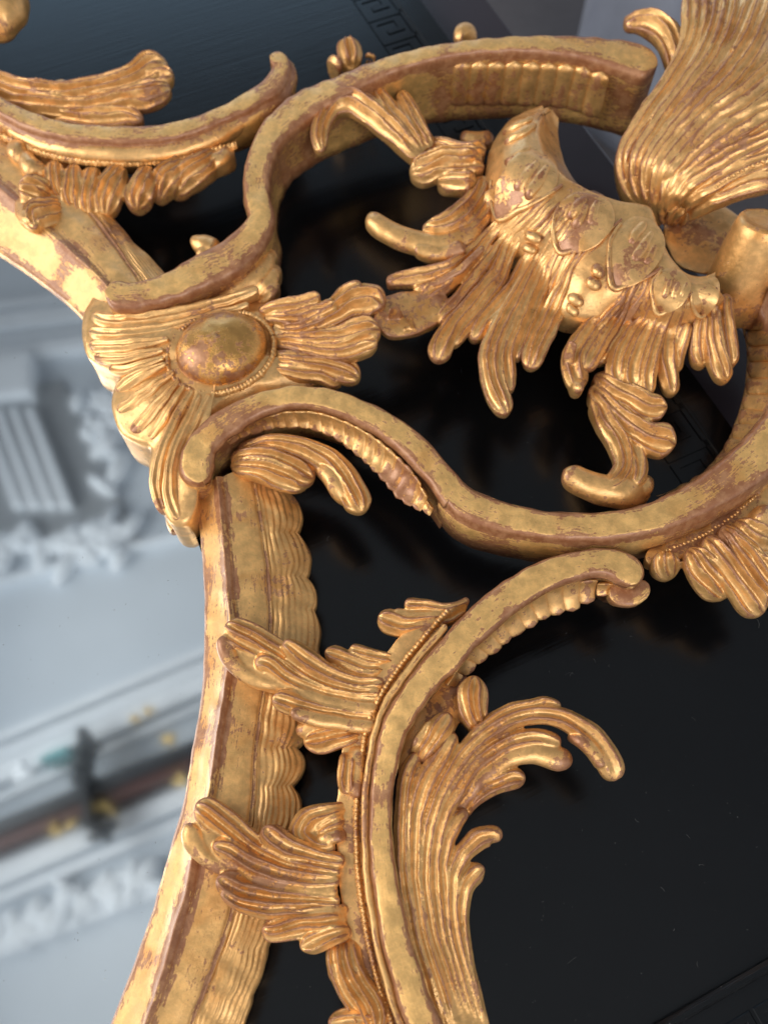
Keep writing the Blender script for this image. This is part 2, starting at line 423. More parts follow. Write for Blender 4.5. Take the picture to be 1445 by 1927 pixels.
def gilt(name, gold=(0.78, 0.46, 0.165), wear=0.0, rough=0.34, orange=0.6, edge=1.0, streak=0.25, metal=0.66, uvs=False):
    m, nt, b = nodes(name)
    tc = N(nt, 'ShaderNodeTexCoord')
    obj, uv = tc.outputs['Object'], tc.outputs['UV']
    mp = N(nt, 'ShaderNodeMapping'); mp.inputs['Scale'].default_value = (130, 900, 1) if uvs else (260, 260, 260); L(nt, uv if uvs else obj, mp.inputs[0])
    n1 = noise(nt, obj, 30, 4, 0.6, 0.3)
    n2 = noise(nt, mp.outputs[0], 1.0, 5, 0.65)
    n3 = noise(nt, obj, 620, 5, 0.7)
    n4 = noise(nt, obj, 30, 3, 0.5, 0.6)
    n5 = noise(nt, obj, 170, 9, 0.70, 0.2)
    geo = N(nt, 'ShaderNodeNewGeometry')
    at = N(nt, 'ShaderNodeAttribute', attribute_name='wear')
    e = ramp(nt, geo.outputs['Pointiness'], 0.52, 0.62, 0, 0.10 * edge)
    w = math_(nt, 'MULTIPLY', n1, 0.52)
    w = math_(nt, 'MULTIPLY_ADD', n2, streak, w)
    n6 = noise(nt, obj, 430, 7, 0.68, 0.2)
    w = math_(nt, 'MULTIPLY_ADD', n5, 0.30, w)
    w = math_(nt, 'MULTIPLY_ADD', n6, 0.28, w)
    w = math_(nt, 'MULTIPLY_ADD', at.outputs['Fac'], 0.25 * edge, w)
    w = math_(nt, 'ADD', w, e)
    w = math_(nt, 'ADD', w, wear - 0.03 - 0.5 * streak)
    worn = ramp(nt, w, 0.60, 0.632)
    # gold leaf: patchy tone, orange glaze with the glow between gilt surfaces painted in
    g1 = mix(nt, ramp(nt, n5, 0.35, 0.68), tuple(c * 0.80 for c in gold), tuple(min(1, c * 1.12) for c in gold))
    og = math_(nt, 'MULTIPLY', ramp(nt, n4, 0.50, 0.70), orange)
    g2 = mix(nt, og, g1, (0.62, 0.235, 0.035))
    bole = mix(nt, ramp(nt, n5, 0.4, 0.65), (0.30, 0.115, 0.045), (0.44, 0.21, 0.095))
    col = mix(nt, worn, g2, bole)
    # fine dark specks of old toning
    sp = ramp(nt, n3, 0.64, 0.72, 0, 0.55)
    col = mix(nt, sp, col, (0.20, 0.10, 0.04))
    L(nt, col, b.inputs['Base Color'])
    met = math_(nt, 'MULTIPLY_ADD', worn, -0.5 * metal, metal); L(nt, met, b.inputs['Metallic'])
    rg = math_(nt, 'MULTIPLY_ADD', n5, 0.24, rough - 0.12)
    rg = math_(nt, 'MULTIPLY_ADD', worn, 0.06, rg); L(nt, rg, b.inputs['Roughness'])
    b.inputs['Coat Weight'].default_value = 0.42; b.inputs['Coat Roughness'].default_value = 0.24
    h = math_(nt, 'MULTIPLY_ADD', n3, 0.35, math_(nt, 'MULTIPLY', n5, 0.8))
    h = math_(nt, 'MULTIPLY_ADD', worn, -0.25, h)
    h = math_(nt, 'MULTIPLY_ADD', n2, 0.35, h)
    bp = N(nt, 'ShaderNodeBump'); bp.inputs['Strength'].default_value = 0.38; bp.inputs['Distance'].default_value = 0.0011
    L(nt, h, bp.inputs['Height']); L(nt, bp.outputs[0], b.inputs['Normal'])
    return m

GOLD = gilt('gilt_leaf_carving', gold=(0.80, 0.445, 0.155), wear=0.022, rough=0.36, metal=0.62)
FACE = gilt('gilt_leaf_scroll_face', gold=(0.84, 0.49, 0.165), wear=0.042, rough=0.43, orange=0.35, edge=1.1, streak=0.34, metal=0.55, uvs=True)
MOULD = gilt('gilt_leaf_moulding', gold=(0.80, 0.46, 0.16), wear=0.02, rough=0.48, orange=0.65, edge=0.9, streak=0.36, metal=0.55, uvs=True)
SHELL = gilt('gilt_leaf_burnished', gold=(0.82, 0.47, 0.175), wear=0.005, rough=0.31, orange=0.5, metal=0.64)
CAB = gilt('gilt_leaf_cabochon', gold=(0.70, 0.36, 0.095), wear=0.075, rough=0.26, orange=0.85, edge=0.3, metal=0.78)

def lacquer():
    m, nt, b = nodes('black_lacquer')
    tc = N(nt, 'ShaderNodeTexCoord'); obj = tc.outputs['Object']
    mp = N(nt, 'ShaderNodeMapping'); mp.inputs['Scale'].default_value = (14, 420, 1); L(nt, obj, mp.inputs[0])
    st = noise(nt, mp.outputs[0], 1.0, 4, 0.6)
    n1 = noise(nt, obj, 9, 5, 0.6); dust = noise(nt, obj, 900, 2, 0.5); dl = noise(nt, obj, 30, 3, 0.6)
    d = math_(nt, 'MULTIPLY', ramp(nt, dust, 0.74, 0.775), ramp(nt, dl, 0.45, 0.6))
    col = mix(nt, n1, (0.0015, 0.0017, 0.002), (0.004, 0.0042, 0.005))
    col = mix(nt, math_(nt, 'MULTIPLY', d, 0.35), col, (0.45, 0.45, 0.43))
    L(nt, col, b.inputs['Base Color'])
    L(nt, math_(nt, 'MULTIPLY_ADD', n1, 0.14, 0.13), b.inputs['Roughness'])
    b.inputs['IOR'].default_value = 1.41
    bp = N(nt, 'ShaderNodeBump'); bp.inputs['Strength'].default_value = 0.3; bp.inputs['Distance'].default_value = 0.0003
    L(nt, st, bp.inputs['Height']); L(nt, bp.outputs[0], b.inputs['Normal'])
    return m
LACQ = lacquer()

def mirror_mat():
    m, nt, b = nodes('silvered_glass')
    obj = N(nt, 'ShaderNodeTexCoord').outputs['Object']
    sp = noise(nt, obj, 900, 2, 0.5); big = noise(nt, obj, 14, 3, 0.6)
    d = math_(nt, 'MULTIPLY', ramp(nt, sp, 0.765, 0.80, 0, 0.5), ramp(nt, big, 0.42, 0.6))
    b.inputs['Base Color'].default_value = (0.86, 0.90, 0.91, 1)
    L(nt, mix(nt, d, (0.86, 0.90, 0.91), (0.9, 0.9, 0.9)), b.inputs['Base Color'])
    L(nt, math_(nt, 'SUBTRACT', 1.0, math_(nt, 'MULTIPLY', d, 0.8)), b.inputs['Metallic'])
    L(nt, math_(nt, 'MULTIPLY_ADD', d, 0.6, 0.05), b.inputs['Roughness'])
    return m
MIRROR = mirror_mat()

def plain(name, col, rough=0.6, metal=0.0, var=0.12, scale=20, bump=0.0):
    m, nt, b = nodes(name)
    obj = N(nt, 'ShaderNodeTexCoord').outputs['Object']
    n = noise(nt, obj, scale, 5, 0.6)
    L(nt, mix(nt, n, tuple(c * (1 - var) for c in col), tuple(min(1, c * (1 + var)) for c in col)), b.inputs['Base Color'])
    b.inputs['Roughness'].default_value = rough; b.inputs['Metallic'].default_value = metal
    if bump:
        bp = N(nt, 'ShaderNodeBump'); bp.inputs['Strength'].default_value = bump; bp.inputs['Distance'].default_value = 0.01
        L(nt, n, bp.inputs['Height']); L(nt, bp.outputs[0], b.inputs['Normal'])
    return m
PLASTER = plain('grey_plaster', (0.62, 0.68, 0.74), 0.8, var=0.1, scale=3)
WHITE = plain('white_plaster', (0.78, 0.83, 0.88), 0.7)
DARKW = plain('ebonised_wood', (0.018, 0.022, 0.028), 0.4)
BROWN = plain('mahogany', (0.10, 0.045, 0.04), 0.4)
BRASS = plain('gilt_brass', (0.72, 0.52, 0.20), 0.35, 0.9)
TEAL = plain('teal_glass', (0.10, 0.36, 0.38), 0.2)
FLOORM = plain('grey_carpet', (0.11, 0.10, 0.105), 0.95, var=0.2, scale=60)
MAUVE = plain('mauve_grey_paint', (0.028, 0.022, 0.028), 0.26)
CURT = plain('pale_grey_cloth', (0.40, 0.42, 0.49), 0.9)

def thing(name, label, cat, loc=(0, 0, 0), group=None):
    o = bpy.data.objects.new(name, None); C.objects.link(o); o.location = loc; o.empty_display_size = 0.05
    o['label'] = label; o['category'] = cat
    if group: o['group'] = group
    return o

def box_mesh(name, x0, x1, y0, y1, z0, z1, bev=0.0):
    """box with chamfered top edges"""
    b = bev
    v = [(x0,y0,z0),(x1,y0,z0),(x1,y1,z0),(x0,y1,z0),(x0,y0,z1-b),(x1,y0,z1-b),(x1,y1,z1-b),(x0,y1,z1-b)]
    q = [(3,2,1,0),(0,1,5,4),(1,2,6,5),(2,3,7,6),(3,0,4,7)]
    if b:
        v += [(x0+b,y0+b,z1),(x1-b,y0+b,z1),(x1-b,y1-b,z1),(x0+b,y1-b,z1)]
        q += [(4,5,9,8),(5,6,10,9),(6,7,11,10),(7,4,8,11),(8,9,10,11)]
    else: q += [(4,5,6,7)]
    return np.array(v, float), np.array(q)
def boxes(name, lst, mat, parent, bev=0.0, smooth=False):
    V, Q, n = [], [], 0
    for b in lst:
        v, q = box_mesh(name, *b, bev); V.append(v); Q.append(q + n); n += len(v)
    return link(name, mesh_np(name, np.vstack(V), np.vstack(Q), smooth=smooth), mat, parent)

# =================================================================== SETTING
TA = R(25.2)                                   # table turned in the room
E1 = np.array([math.cos(TA), math.sin(TA)]); E2 = np.array([-math.sin(TA), math.cos(TA)])
pb = P(1243, 1927, 0)[:2]; BW = 0.046; pt = P(1346, 760, 0)[:2] - E1 * (BW + 0.006)
# inner corner of the border: along E1 through pb, along E2 through pt
s = np.dot(pt - pb, E1); corner = pb + E1 * s
table = thing('lacquer_table', 'black lacquered table top with embossed Greek key border under the gilt mirror', 'table', (corner[0], corner[1], 0))
table.rotation_euler = (0, 0, TA)
TX, TY = 1.35, 1.25               # border width, size of the field
boxes('table_top', [(-TX - BW, 0, -BW - 0.02, TY, -0.03, 0)], LACQ, table)
# border ground a hair lower, with raised lines and keys
boxes('border_ground', [(0.0, BW + 0.006, -BW - 0.02, TY, -0.03, -0.0012), ], LACQ, table)
boxes('edge_moulding', [(BW + 0.008, BW + 0.066, -BW - 0.09, TY, -0.06, -0.014)], MAUVE, table, 0.004)
for nm, b in (('border_line', (BW - 0.013, BW - 0.010, -0.05, TY, -0.002, 0.0002)),
              ('border_line', (-TX, -0.0014, -0.0034, 0.0016, -0.002, 0.0038))):
    boxes(nm, [b], LACQ, table, min(0.0016, (b[5] + 0.002) * 0.3))
p_, h_ = 0.0285, 0.027; sw = 0.0042
def key_boxes(t):
    segs = [((0, 0), (0, 1)), ((0, 1), (0.80, 1)), ((0.80, 1), (0.80, 0.30)), ((0.80, 0.30), (0.36, 0.30)), ((0.36, 0.30), (0.36, 0.66)), ((0, 0), (1, 0))]
    out = []
    for k, ((a, b), (c, d)) in enumerate(segs):
        x0, x1 = sorted((a * p_, c * p_)); y0, y1 = sorted((b * h_, d * h_))
        e = 0.00003 * k
        out.append((x0 - sw/2, x1 + sw/2, y0 - sw/2, y1 + sw/2, -0.002, t + e))
    return out
k0 = boxes('greek_key', key_boxes(0.0006), LACQ, table, 0.0006)
k0.location = (-0.03, -0.0415, 0)
for i in range(1, 16):
    k = k0.copy(); C.objects.link(k); k.location = (-0.03 - p_ * i, -0.0415, 0)
k1 = boxes('greek_key', key_boxes(0.0006), LACQ, table); k1.rotation_euler = (0, 0, R(90)); k1.location = (0.0325, 0.02, -0.0011)
for i in range(1, 36):
    k = k1.copy(); C.objects.link(k); k.location = (0.0325, 0.02 + p_ * i, -0.0011)

def lint(name, spots, z, parent_mat, label):
    V, Q, n = [], [], 0
    for (x, y, ln, r) in spots:
        a = rng.uniform(0, 6.28); k = rng.uniform(-1.6, 1.6); m = 8; t = np.linspace(0, 1, m)
        h = a + k * t; px_ = x + np.cumsum(np.cos(h)) * ln / m; py_ = y + np.cumsum(np.sin(h)) * ln / m
        for d_ in range(3):
            an = d_ * 2.094
            V.append(np.stack([px_ - np.sin(h) * r * math.cos(an), py_ + np.cos(h) * r * math.cos(an), z + r + r * math.sin(an) + 0 * t], -1))
        b0 = n
        for d_ in range(3):
            for i in range(m - 1): Q.append((b0 + d_*m + i, b0 + d_*m + i + 1, b0 + ((d_+1) % 3)*m + i + 1, b0 + ((d_+1) % 3)*m + i))
        n += 3 * m
    o = link(name, mesh_np(name, np.vstack(V), np.array(Q)), parent_mat, None); o['kind'] = 'stuff'; o['label'] = label; o['category'] = 'dust'
    return o
LINT = plain('pale_lint', (0.13, 0.13, 0.13), 0.9)
sp_ = []
for i in range(60):
    q = P(rng.uniform(850, 1440), rng.uniform(1150, 1900), 0.0); sp_.append((q[0], q[1], rng.choice([0.0006, 0.0012, 0.003, 0.006], p=[.45, .3, .17, .08]), rng.uniform(0.00004, 0.00009)))
for i in range(40):
    q = P(rng.uniform(500, 1300), rng.uniform(300, 1150), 0.0); sp_.append((q[0], q[1], rng.choice([0.0006, 0.0015, 0.004]), rng.uniform(0.00004, 0.00008)))
lint('table_lint', sp_, 0.0001, LINT, 'pale dust specks and hairs scattered on the black table')
fl = boxes('floor', [(-4, 4, -3, 6, -0.76, -0.74)], FLOORM, None); fl['kind'] = 'structure'
# pale cloth hanging beyond the table
nx = 90; xs = np.linspace(0.0, 1.3, nx)
G = []
for zz in np.linspace(-0.74, 0.10, 14):
    G.append(np.stack([xs, 1.30 + 0.026 * np.sin(xs * 40) + 0.012 * np.sin(xs * 17 + 1), np.full(nx, zz)], -1))
G = np.stack(G, 0); G[:, :, 0] += 0.32
cu = grid_object('curtain', G, False, CURT, None, amp=0)
cu['label'] = 'pale grey pleated cloth hanging beyond the far table edge'; cu['category'] = 'curtain'
sm = cu.modifiers.new('thickness', 'SOLIDIFY'); sm.thickness = 0.004

# ---- the ceiling and wall work that the mirror glass shows
GZ, CZ = 0.027, 2.05
def refl(px, py): return P(px, py, 2 * GZ - CZ)[..., :2]
ceil = boxes('ceiling', [(-4.0, 4.0, -1.6, 5.0, CZ + 0.06, CZ + 0.10)], PLASTER, None); ceil['kind'] = 'structure'
def slab(name, quad, z0, z1, mat, parent, bev=0.006):
    """prism hung under the ceiling with a four-cornered plan"""
    q = np.array([refl(*a) for a in quad]); c = q.mean(0); qi = c + (q - c) * (1 - bev / max(0.02, np.linalg.norm(q - c, axis=1).min()))
    v = np.vstack([np.c_[q, np.full(4, z1)], np.c_[q, np.full(4, z0 + bev)], np.c_[qi, np.full(4, z0)]])
    f = [(0,1,2,3)] + [(i, (i+1)%4, 4+(i+1)%4, 4+i) for i in range(4)] + [(4+i, 4+(i+1)%4, 8+(i+1)%4, 8+i) for i in range(4)] + [(11,10,9,8)]
    return link(name, mesh_np(name, v, f, smooth=False), mat, parent)
def strip(name, ya0, ya1, yb0, yb1, dep, mat, parent):
    """straight band crossing the glass: edges at photo x=-60 and x=440"""
    return slab(name, [(-60, ya0), (440, yb0), (440, yb1), (-60, ya1)], CZ + 0.06 - dep, CZ + 0.061, mat, parent)
for a in ((1400, 1418, 1190, 1205, 0.05), (1426, 1452, 1212, 1236, 0.035), (1460, 1500, 1243, 1276, 0.06), (1512, 1530, 1286, 1300, 0.03)):
    strip('cornice_band', *a, WHITE, ceil)
for a in ((1648, 1690, 1440, 1474, 0.05), (1700, 1722, 1490, 1510, 0.03), (1800, 1822, 1606, 1628, 0.03)):
    strip('cornice_band', *a, WHITE, ceil)
for a in ((560, 575, 505, 519, 0.03), (590, 618, 530, 556, 0.04), (630, 640, 570, 580, 0.03), (655, 676, 592, 612, 0.05), (1096, 1106, 965, 975, 0.04)):
    strip('cornice_band', *a, WHITE, ceil)
slab('pilaster_shadow', [(-60, 720), (110, 700), (260, 1010), (-60, 1040)], CZ + 0.045, CZ + 0.061, plain('shaded_plaster', (0.30, 0.32, 0.34), 0.8), ceil)  # dark slab standing in for the grey shadow around the fluted pilaster
slab('capital', [(-60, 690), (60, 670), (62, 745), (-60, 760)], CZ - 0.03, CZ + 0.061, WHITE, ceil)
for i in range(4):
    x = -48 + 30 * i
    slab('flute', [(x, 765), (x + 18, 762), (x + 92, 950), (x + 70, 956)], CZ + 0.0, CZ + 0.061, WHITE, ceil, 0.012)
def blobs(name, cx, cy, sx, sy, n, r, mat, parent):
    ph = np.linspace(0, math.pi, 6); th = np.linspace(0, 2*math.pi, 9)[:-1]
    S = np.stack([np.outer(np.sin(ph), np.cos(th)), np.outer(np.sin(ph), np.sin(th)), np.outer(np.cos(ph), np.ones(8))], -1).reshape(-1, 3)
    V, Q = [], []
    for i in range(n):
        c = refl(cx + rng.normal() * sx, cy + rng.normal() * sy); a = rng.uniform(0, 3.14)
        k = S * np.array([r * rng.uniform(0.7, 1.8), r * rng.uniform(0.4, 0.8), r * 0.9])
        k = np.stack([k[:, 0]*math.cos(a) - k[:, 1]*math.sin(a), k[:, 0]*math.sin(a) + k[:, 1]*math.cos(a), k[:, 2]], -1)
        V.append(k + np.array([c[0], c[1], CZ + 0.035])); Q.append(grid_quads(6, 8, True) + 48 * i)
    return link(name, mesh_np(name, np.vstack(V), np.vstack(Q)), mat, parent)
blobs('plaster_relief', 185, 800, 24, 44, 20, 0.05, WHITE, ceil)
for x in (0, 55, 110, 165, 215): blobs('plaster_relief', x, 1000 - 0.12 * x + 30, 14, 16, 8, 0.042, WHITE, ceil)
for x in (10, 75, 140, 205, 265): blobs('plaster_relief', x, 1755 - 0.38 * x, 15, 12, 8, 0.036, WHITE, ceil)
railt = thing('ebonised_rail', 'dark rail with gilt mounts reflected across the lower mirror glass', 'rail', (0, 0, CZ))
def tz(o): o.location = (0, 0, -CZ); return o
tz(strip('dark_bar', 1578, 1606, 1372, 1398, 0.12, DARKW, railt)); tz(strip('brown_bar', 1606, 1628, 1398, 1418, 0.10, BROWN, railt))
for (x, y, r) in ((205, 1524, 0.035), (118, 1562, 0.03), (150, 1556, 0.022), (325, 1398, 0.03), (262, 1358, 0.022), (290, 1345, 0.025), (352, 1472, 0.03)):
    tz(blobs('gilt_mount', x, y, 5, 4, 6, r * 0.40, BRASS, railt)).location = (0, 0, -CZ - 0.09)
lamp = thing('hanging_lamp', 'black lamp with teal glass reflected in the mirror beside the dark rail', 'lamp', (0, 0, CZ))
tz(blobs('lamp_body', 176, 1438, 8, 16, 12, 0.024, DARKW, lamp)).location = (0, 0, -CZ - 0.10)
tz(slab('lamp_arm', [(166, 1462), (180, 1458), (192, 1562), (180, 1566)], CZ - 0.10, CZ + 0.061, DARKW, lamp))
tz(slab('lamp_shade', [(98, 1436), (150, 1414), (148, 1426), (100, 1446)], CZ - 0.10, CZ + 0.061, TEAL, lamp))
tz(blobs('lamp_finial', 205, 1568, 3, 4, 4, 0.026, DARKW, lamp)).location = (0, 0, -CZ - 0.09)
tz(blobs('lamp_crystal', 72, 1462, 4, 4, 5, 0.02, WHITE, lamp)).location = (0, 0, -CZ - 0.16)

# =================================================================== THE MIRROR
base = P(380, 1000, 0); ROOT = np.array([base[0], base[1], 0.0])
M = thing('gilt_mirror', 'carved giltwood rococo mirror with pierced scroll frame lying on the black table', 'mirror', tuple(ROOT))

# ---- glass
sight = '-420,240 -120,415 0,478 83,534 156,598 215,690 250,800 300,895 345,985 379,1080 388,1200 383,1300 368,1400 350,1500 323,1600 294,1700 278,1750 242,1850 205,1940 120,2120'
gk = rows(sight)
gw = P(gk[:, 0] + 16, gk[:, 1] + 2, GZ)
poly = np.vstack([gw, [[-0.75, gw[-1, 1], GZ]], [[-0.75, gw[0, 1], GZ]]])
me = bpy.data.meshes.new('mirror_glass'); n_ = len(poly)
v_ = np.vstack([poly, poly - [0, 0, 0.004]]) - ROOT
me.from_pydata(v_.tolist(), [], [tuple(range(n_ - 1, -1, -1))] + [(i, (i+1) % n_, n_ + (i+1) % n_, n_ + i) for i in range(n_)])
me.polygons.foreach_set('use_smooth', np.zeros(len(me.polygons), bool)); me.update(); link('mirror_glass', me, MIRROR, M)
sp_ = []
for i in range(110):
    q = P(rng.uniform(0, 350), rng.uniform(560, 1850), GZ); sp_.append((q[0], q[1], rng.choice([0.0004, 0.0008, 0.0022], p=[.6, .32, .08]), rng.uniform(0.00003, 0.00007)))
lint('glass_lint', sp_, GZ + 0.0001, LINT, 'fine dust specks lying on the mirror glass')
# backing board under the glass and moulding
bk = P(gk[:, 0] + 70, gk[:, 1] - 5, 0.0125)

# ---- mouldings of the sight edge: lower arm, upper arm
def moulding(inner, r1, r2, outer, n, zs, waves, phase):
    zi, z1, z2, zo = zs
    I, A, B, O = [spline(rail(t, 'P', z), n) for t, z in ((inner, zi), (r1, z1), (r2, z2), (outer, zo))]
    fil = A + (B - A) * 0.08; fil[:, 2] += 0.0014
    fi2 = A + (B - A) * 0.20; fi2[:, 2] -= 0.0006
    def dsp(u, t, s):
        if s == 1: return -0.7 * math.sin(math.pi * t)
        if s == 2: return 0.9 * math.sin(math.pi * t)
        if s == 3: return 0.4 * math.sin(math.pi * t)
        if s == 4: return 1.5 * math.sin(math.pi * t) ** 0.8 - 1.4 * math.exp(-((t - 0.90) / 0.035) ** 2)
        return 0
    def wf(t, s): return 0.6 if s in (2, 3) else (0.5 if (s == 1 and (t < 0.2 or t > 0.85)) or (s == 4 and (t < 0.12 or t > 0.86)) else 0.05)
    o, _ = loft('moulding', [drop(I, 22), I, A, fil, fi2, B, drop(B, 20)], MOULD, M, n, [2, 10, 4, 4, 28, 2], dsp, amp=0.00016, wearf=wf)
    # rippled water border, scalloped outer edge
    B2 = B.copy(); B2[:, 2] -= 0.001
    u = np.linspace(0, 1, n)
    sc = np.abs(np.sin((u + 0.012 * np.sin(u * 23)) * math.pi * waves + phase)) ** 0.7
    dirv = (O - B); dirv /= np.linalg.norm(dirv, axis=1)[:, None]
    O2 = O + dirv * ((sc - 0.7) * (0.0036 + 0.0022 * np.sin(u * 13)))[:, None]
    def rip(uu, t, s):
        if s != 0: return 0
        ph = t * 6.2 + 2.6 * uu * (0.4 + t) + 0.16 * np.sin(uu * 17 + t * 3) + 0.10 * np.sin(uu * math.pi * waves * 2 + phase) * t
        f = ph - np.floor(ph)
        return (1.25 * (f ** 0.8) * (1 - f ** 7)) * (0.7 + 0.3 * np.sin(uu * 40 + 9 * t)) + 1.6 * math.sin(math.pi * t)
    loft('rippled_border', [B2, O2, drop(O2 + dirv * 0.0005, zo - 3), drop(O2 - dirv * 0.003, 14)], GOLD, M, n, [48, 2, 3], rip, amp=0.0003)
moulding('368,930 376,1000 384,1100 385,1200 380,1300 364,1400 347,1500 320,1600 291,1700 275,1750 239,1850 205,1935 170,2020',
         '405,900 416,1000 424,1100 431,1200 420,1300 403,1400 389,1500 362,1600 341,1700 325,1750 296,1850 268,1935 236,2020',
         '478,880 499,1000 511,1100 512,1200 500,1300 487,1400 482,1500 466,1600 446,1700 432,1750 395,1850 362,1935 330,2020',
         '540,880 571,1000 588,1100 602,1200 590,1300 572,1400 561,1500 556,1600 534,1700 515,1750 487,1850 454,1935 425,2020', 230, (31, 45, 37, 27), 13, 0.6)
moulding('-300,300 -120,402 0,473 83,531 156,594 200,650', '-260,180 -100,290 25,382 83,436 174,515 230,580',
         '-200,110 -40,220 80,305 183,408 249,500 290,560', '-150,70 20,180 130,290 205,400 250,452 318,520', 150, (31, 44, 40, 32), 9, 0.2)

# ---- upper S scroll, upper-left scroll, lower scrolls
S1 = '199,546,31,58 240,552,25,58.5 291,543,25,59 374,507,31,60 457,457,31,61 490,407,25,62 482,357,25,62 486,303,25,63 515,241,26,64 573,191,27,66 638,159,21,69 725,121,17,73 825,94,14,76 915,82,14,78 1014,79,16,78 1118,87,22,77 1187,102,29,75 1236,122,26,74'
wallL = ((0.6, 0.2), (-0.5, 0.5), (0.5, 1.0)); wallR = ((0.4, 0.2), (-1.2, 0.5), (0.2, 0.85), (1.2, 1.0))
sA = band(S1, 'P', FACE, M, 's_scroll', 260, wallL, wallR, zb=26)
S2 = '0,190,16,54 -60,160,16,54'
ULF = '-90,120,17,56 0,196,17,56 83,233,17,56 208,249,16,56 332,241,15,56 415,212,15,57 478,179,17,58 522,143,19,59 528,115,18,60 508,104,14,60'
sB = band(ULF, 'P', FACE, M, 'c_scroll', 170, wallL, ((2.5, 0.18), (3.2, 0.35), (1.5, 0.6), (0, 1.0)), zb=28)
LOW = '383,905,35,55 368,868,33,56 380,832,29,56 410,802,27,57 478,761,23,58 560,742,20,59 633,753,22,59 705,784,24,58 778,836,26,58 823,886,27,57 858,932,28,56'
sC = band(LOW, 'P', FACE, M, 'c_scroll', 190, wallL, ((-1, 0.15), (-2.5, 0.3), (-1, 0.7), (1, 1.0)), r1=False, zb=26)
BIG = '846,915,24,56 880,945,29,56.5 912,959,30,57 979,977,27,58 1068,988,27,59 1170,984,28,60 1246,966,30,61 1313,935,33,62 1380,893,38,63 1445,838,44,64 1500,770,48,65 1530,680,50,66 1520,590,48,66 1470,500,40,66'
sD = band(BIG, 'P', FACE, M, 'c_scroll', 200, ((0.5, 0.1), (0, 1.0)), ((1.5, 0.2), (2.5, 0.4), (0.5, 1.0)), r0=False, zb=26)
BC = '1197,1098,34,56 1186,1076,31,57 1157,1058,28,57.5 1090,1060,27,58 1023,1082,29,58 956,1122,31,58 889,1180,31,58 839,1235,30,58 785,1297,27,57 744,1366,26,56 723,1449,22,55 715,1532,21,54 719,1615,23,54 731,1698,26,54 748,1781,28,54 773,1864,31,54 800,1935,33,54 840,2030,35,54'
sE = band(BC, 'P', FACE, M, 'c_scroll', 240, ((0.3, 0.1), (-1.5, 0.3), (0, 1.0)), ((-0.5, 0.12), (-1.2, 0.4), (0.5, 1.0)), r1=False, zb=26)

# hollows with barrel flutes
ribs(sA, rows('885,124 955,125 1000,126 1040,127 1090,131 1125,140')[:, :2], rows('885,124 955,125 1000,126 1040,127 1090,131 1125,140')[:, :2], 1, GOLD, 60, 30) if False else None
tw = spline(rows('870,112 955,112 1000,113 1040,115 1090,120 1130,132'), 9)
for i in range(9):
    T = P(tw[i, 0], tw[i, 1], 0.071); B_ = T.copy(); B_[2] = 0.036
    u = np.linspace(0, 1, 16)[:, None]; Cn = T + (B_ - T) * u; Cn[:, 1] -= 0.0015
    t_ = P(tw[min(i+1, 8), 0], tw[min(i+1, 8), 1], 0.071) - P(tw[max(i-1, 0), 0], tw[max(i-1, 0), 1], 0.071)
    t_ = t_ / np.linalg.norm(t_) * 0.0062; nn = np.array([t_[1], -t_[0], 0]); nn /= np.linalg.norm(nn)
    f = np.clip(np.minimum(u[:, 0], 1 - u[:, 0]) / 0.12, 0, 1); f = np.maximum(np.sqrt(1 - (1 - f)**2), .05)
    sweep('flute', Cn, np.repeat(t_[None], 16, 0), np.repeat(nn[None], 16, 0), f, u[:, 0], GOLD, sA, 'v', 0.45, 0.002, nt=12)
ribs(sC, rows('690,770 760,715 820,690 900,668 1000,668 1100,690 1200,735 1300,805 1400,900 1465,1000', 'A4'),
     rows('720,800 790,760 850,745 920,738 1000,745 1090,778 1180,845 1265,930 1350,1025 1430,1095', 'A4'), 20, GOLD, 53, 42, 0.34, 0.18, wk=0.56)
ribs(sE, rows('770,522 660,525 560,550 470,590 380,650 290,720 210,800 140,880 90,960', 'B5'),
     rows('742,655 655,668 575,690 496,718 418,762 338,818 265,876 215,928 178,975', 'B5'), 12, GOLD, 53, 38, 0.32, 0.15, wk=0.56)
rt = rows('1448,545 1484,640 1490,720 1470,785 1445,812 1400,861 1338,897 1275,922')
rb = rows('1362,540 1402,645 1402,720 1386,786 1357,848 1310,898 1260,925 1235,934')
loft('scroll_wall', [spline(P(rt[:, 0], rt[:, 1], 0.055), 60), spline(P((rt[:, 0] * .45 + rb[:, 0] * .55), (rt[:, 1] * .45 + rb[:, 1] * .55), 0.031), 60), spline(P(rb[:, 0], rb[:, 1], 0.022), 60), spline(P(rb[:, 0], rb[:, 1], 0.016), 60)], GOLD, sD, 60, [8, 8, 2])
ribs(sD, rt, rb, 17, GOLD, 60, 30, 0.42, 0.06, wk=0.5, slant=0.03)

lobe('775,575,36 835,600,50 890,590,52 925,545,44', 'B5', (45, 45, 47), FACE, sE, 'scroll_curl', 'v', 0.35, 12)
# bead lines beside the big scroll and the upper-left scroll
astr = along(BC, 'P', 8, 60)[18:]
lobe(as_text(astr[::2], 6.5, -3.5), 'P', None, MOULD, sE, 'astragal', 'v', 0.8, 5, n=140)
tooth = along(BC, 'P', 24, 60)[17:]
tooth_row(tooth[:, :2], tooth[:, -1] - 9.0, 6.5, 8.0, GOLD, sE)
lobe('30,575,30,46 150,630,34,46 300,672,38,46 500,697,36,46 700,690,38,46 900,645,38,47 1050,570,38,48 1180,475,36,49 1290,395,30,50', 'A1', None, SHELL, sB, 'astragal', 'v', 0.75, 12, n=70)
tooth_row(rows('0,604 150,672 350,720 550,730 750,716 950,682 1070,650', 'A1'), 45, 6.5, 8.0, GOLD, sB)

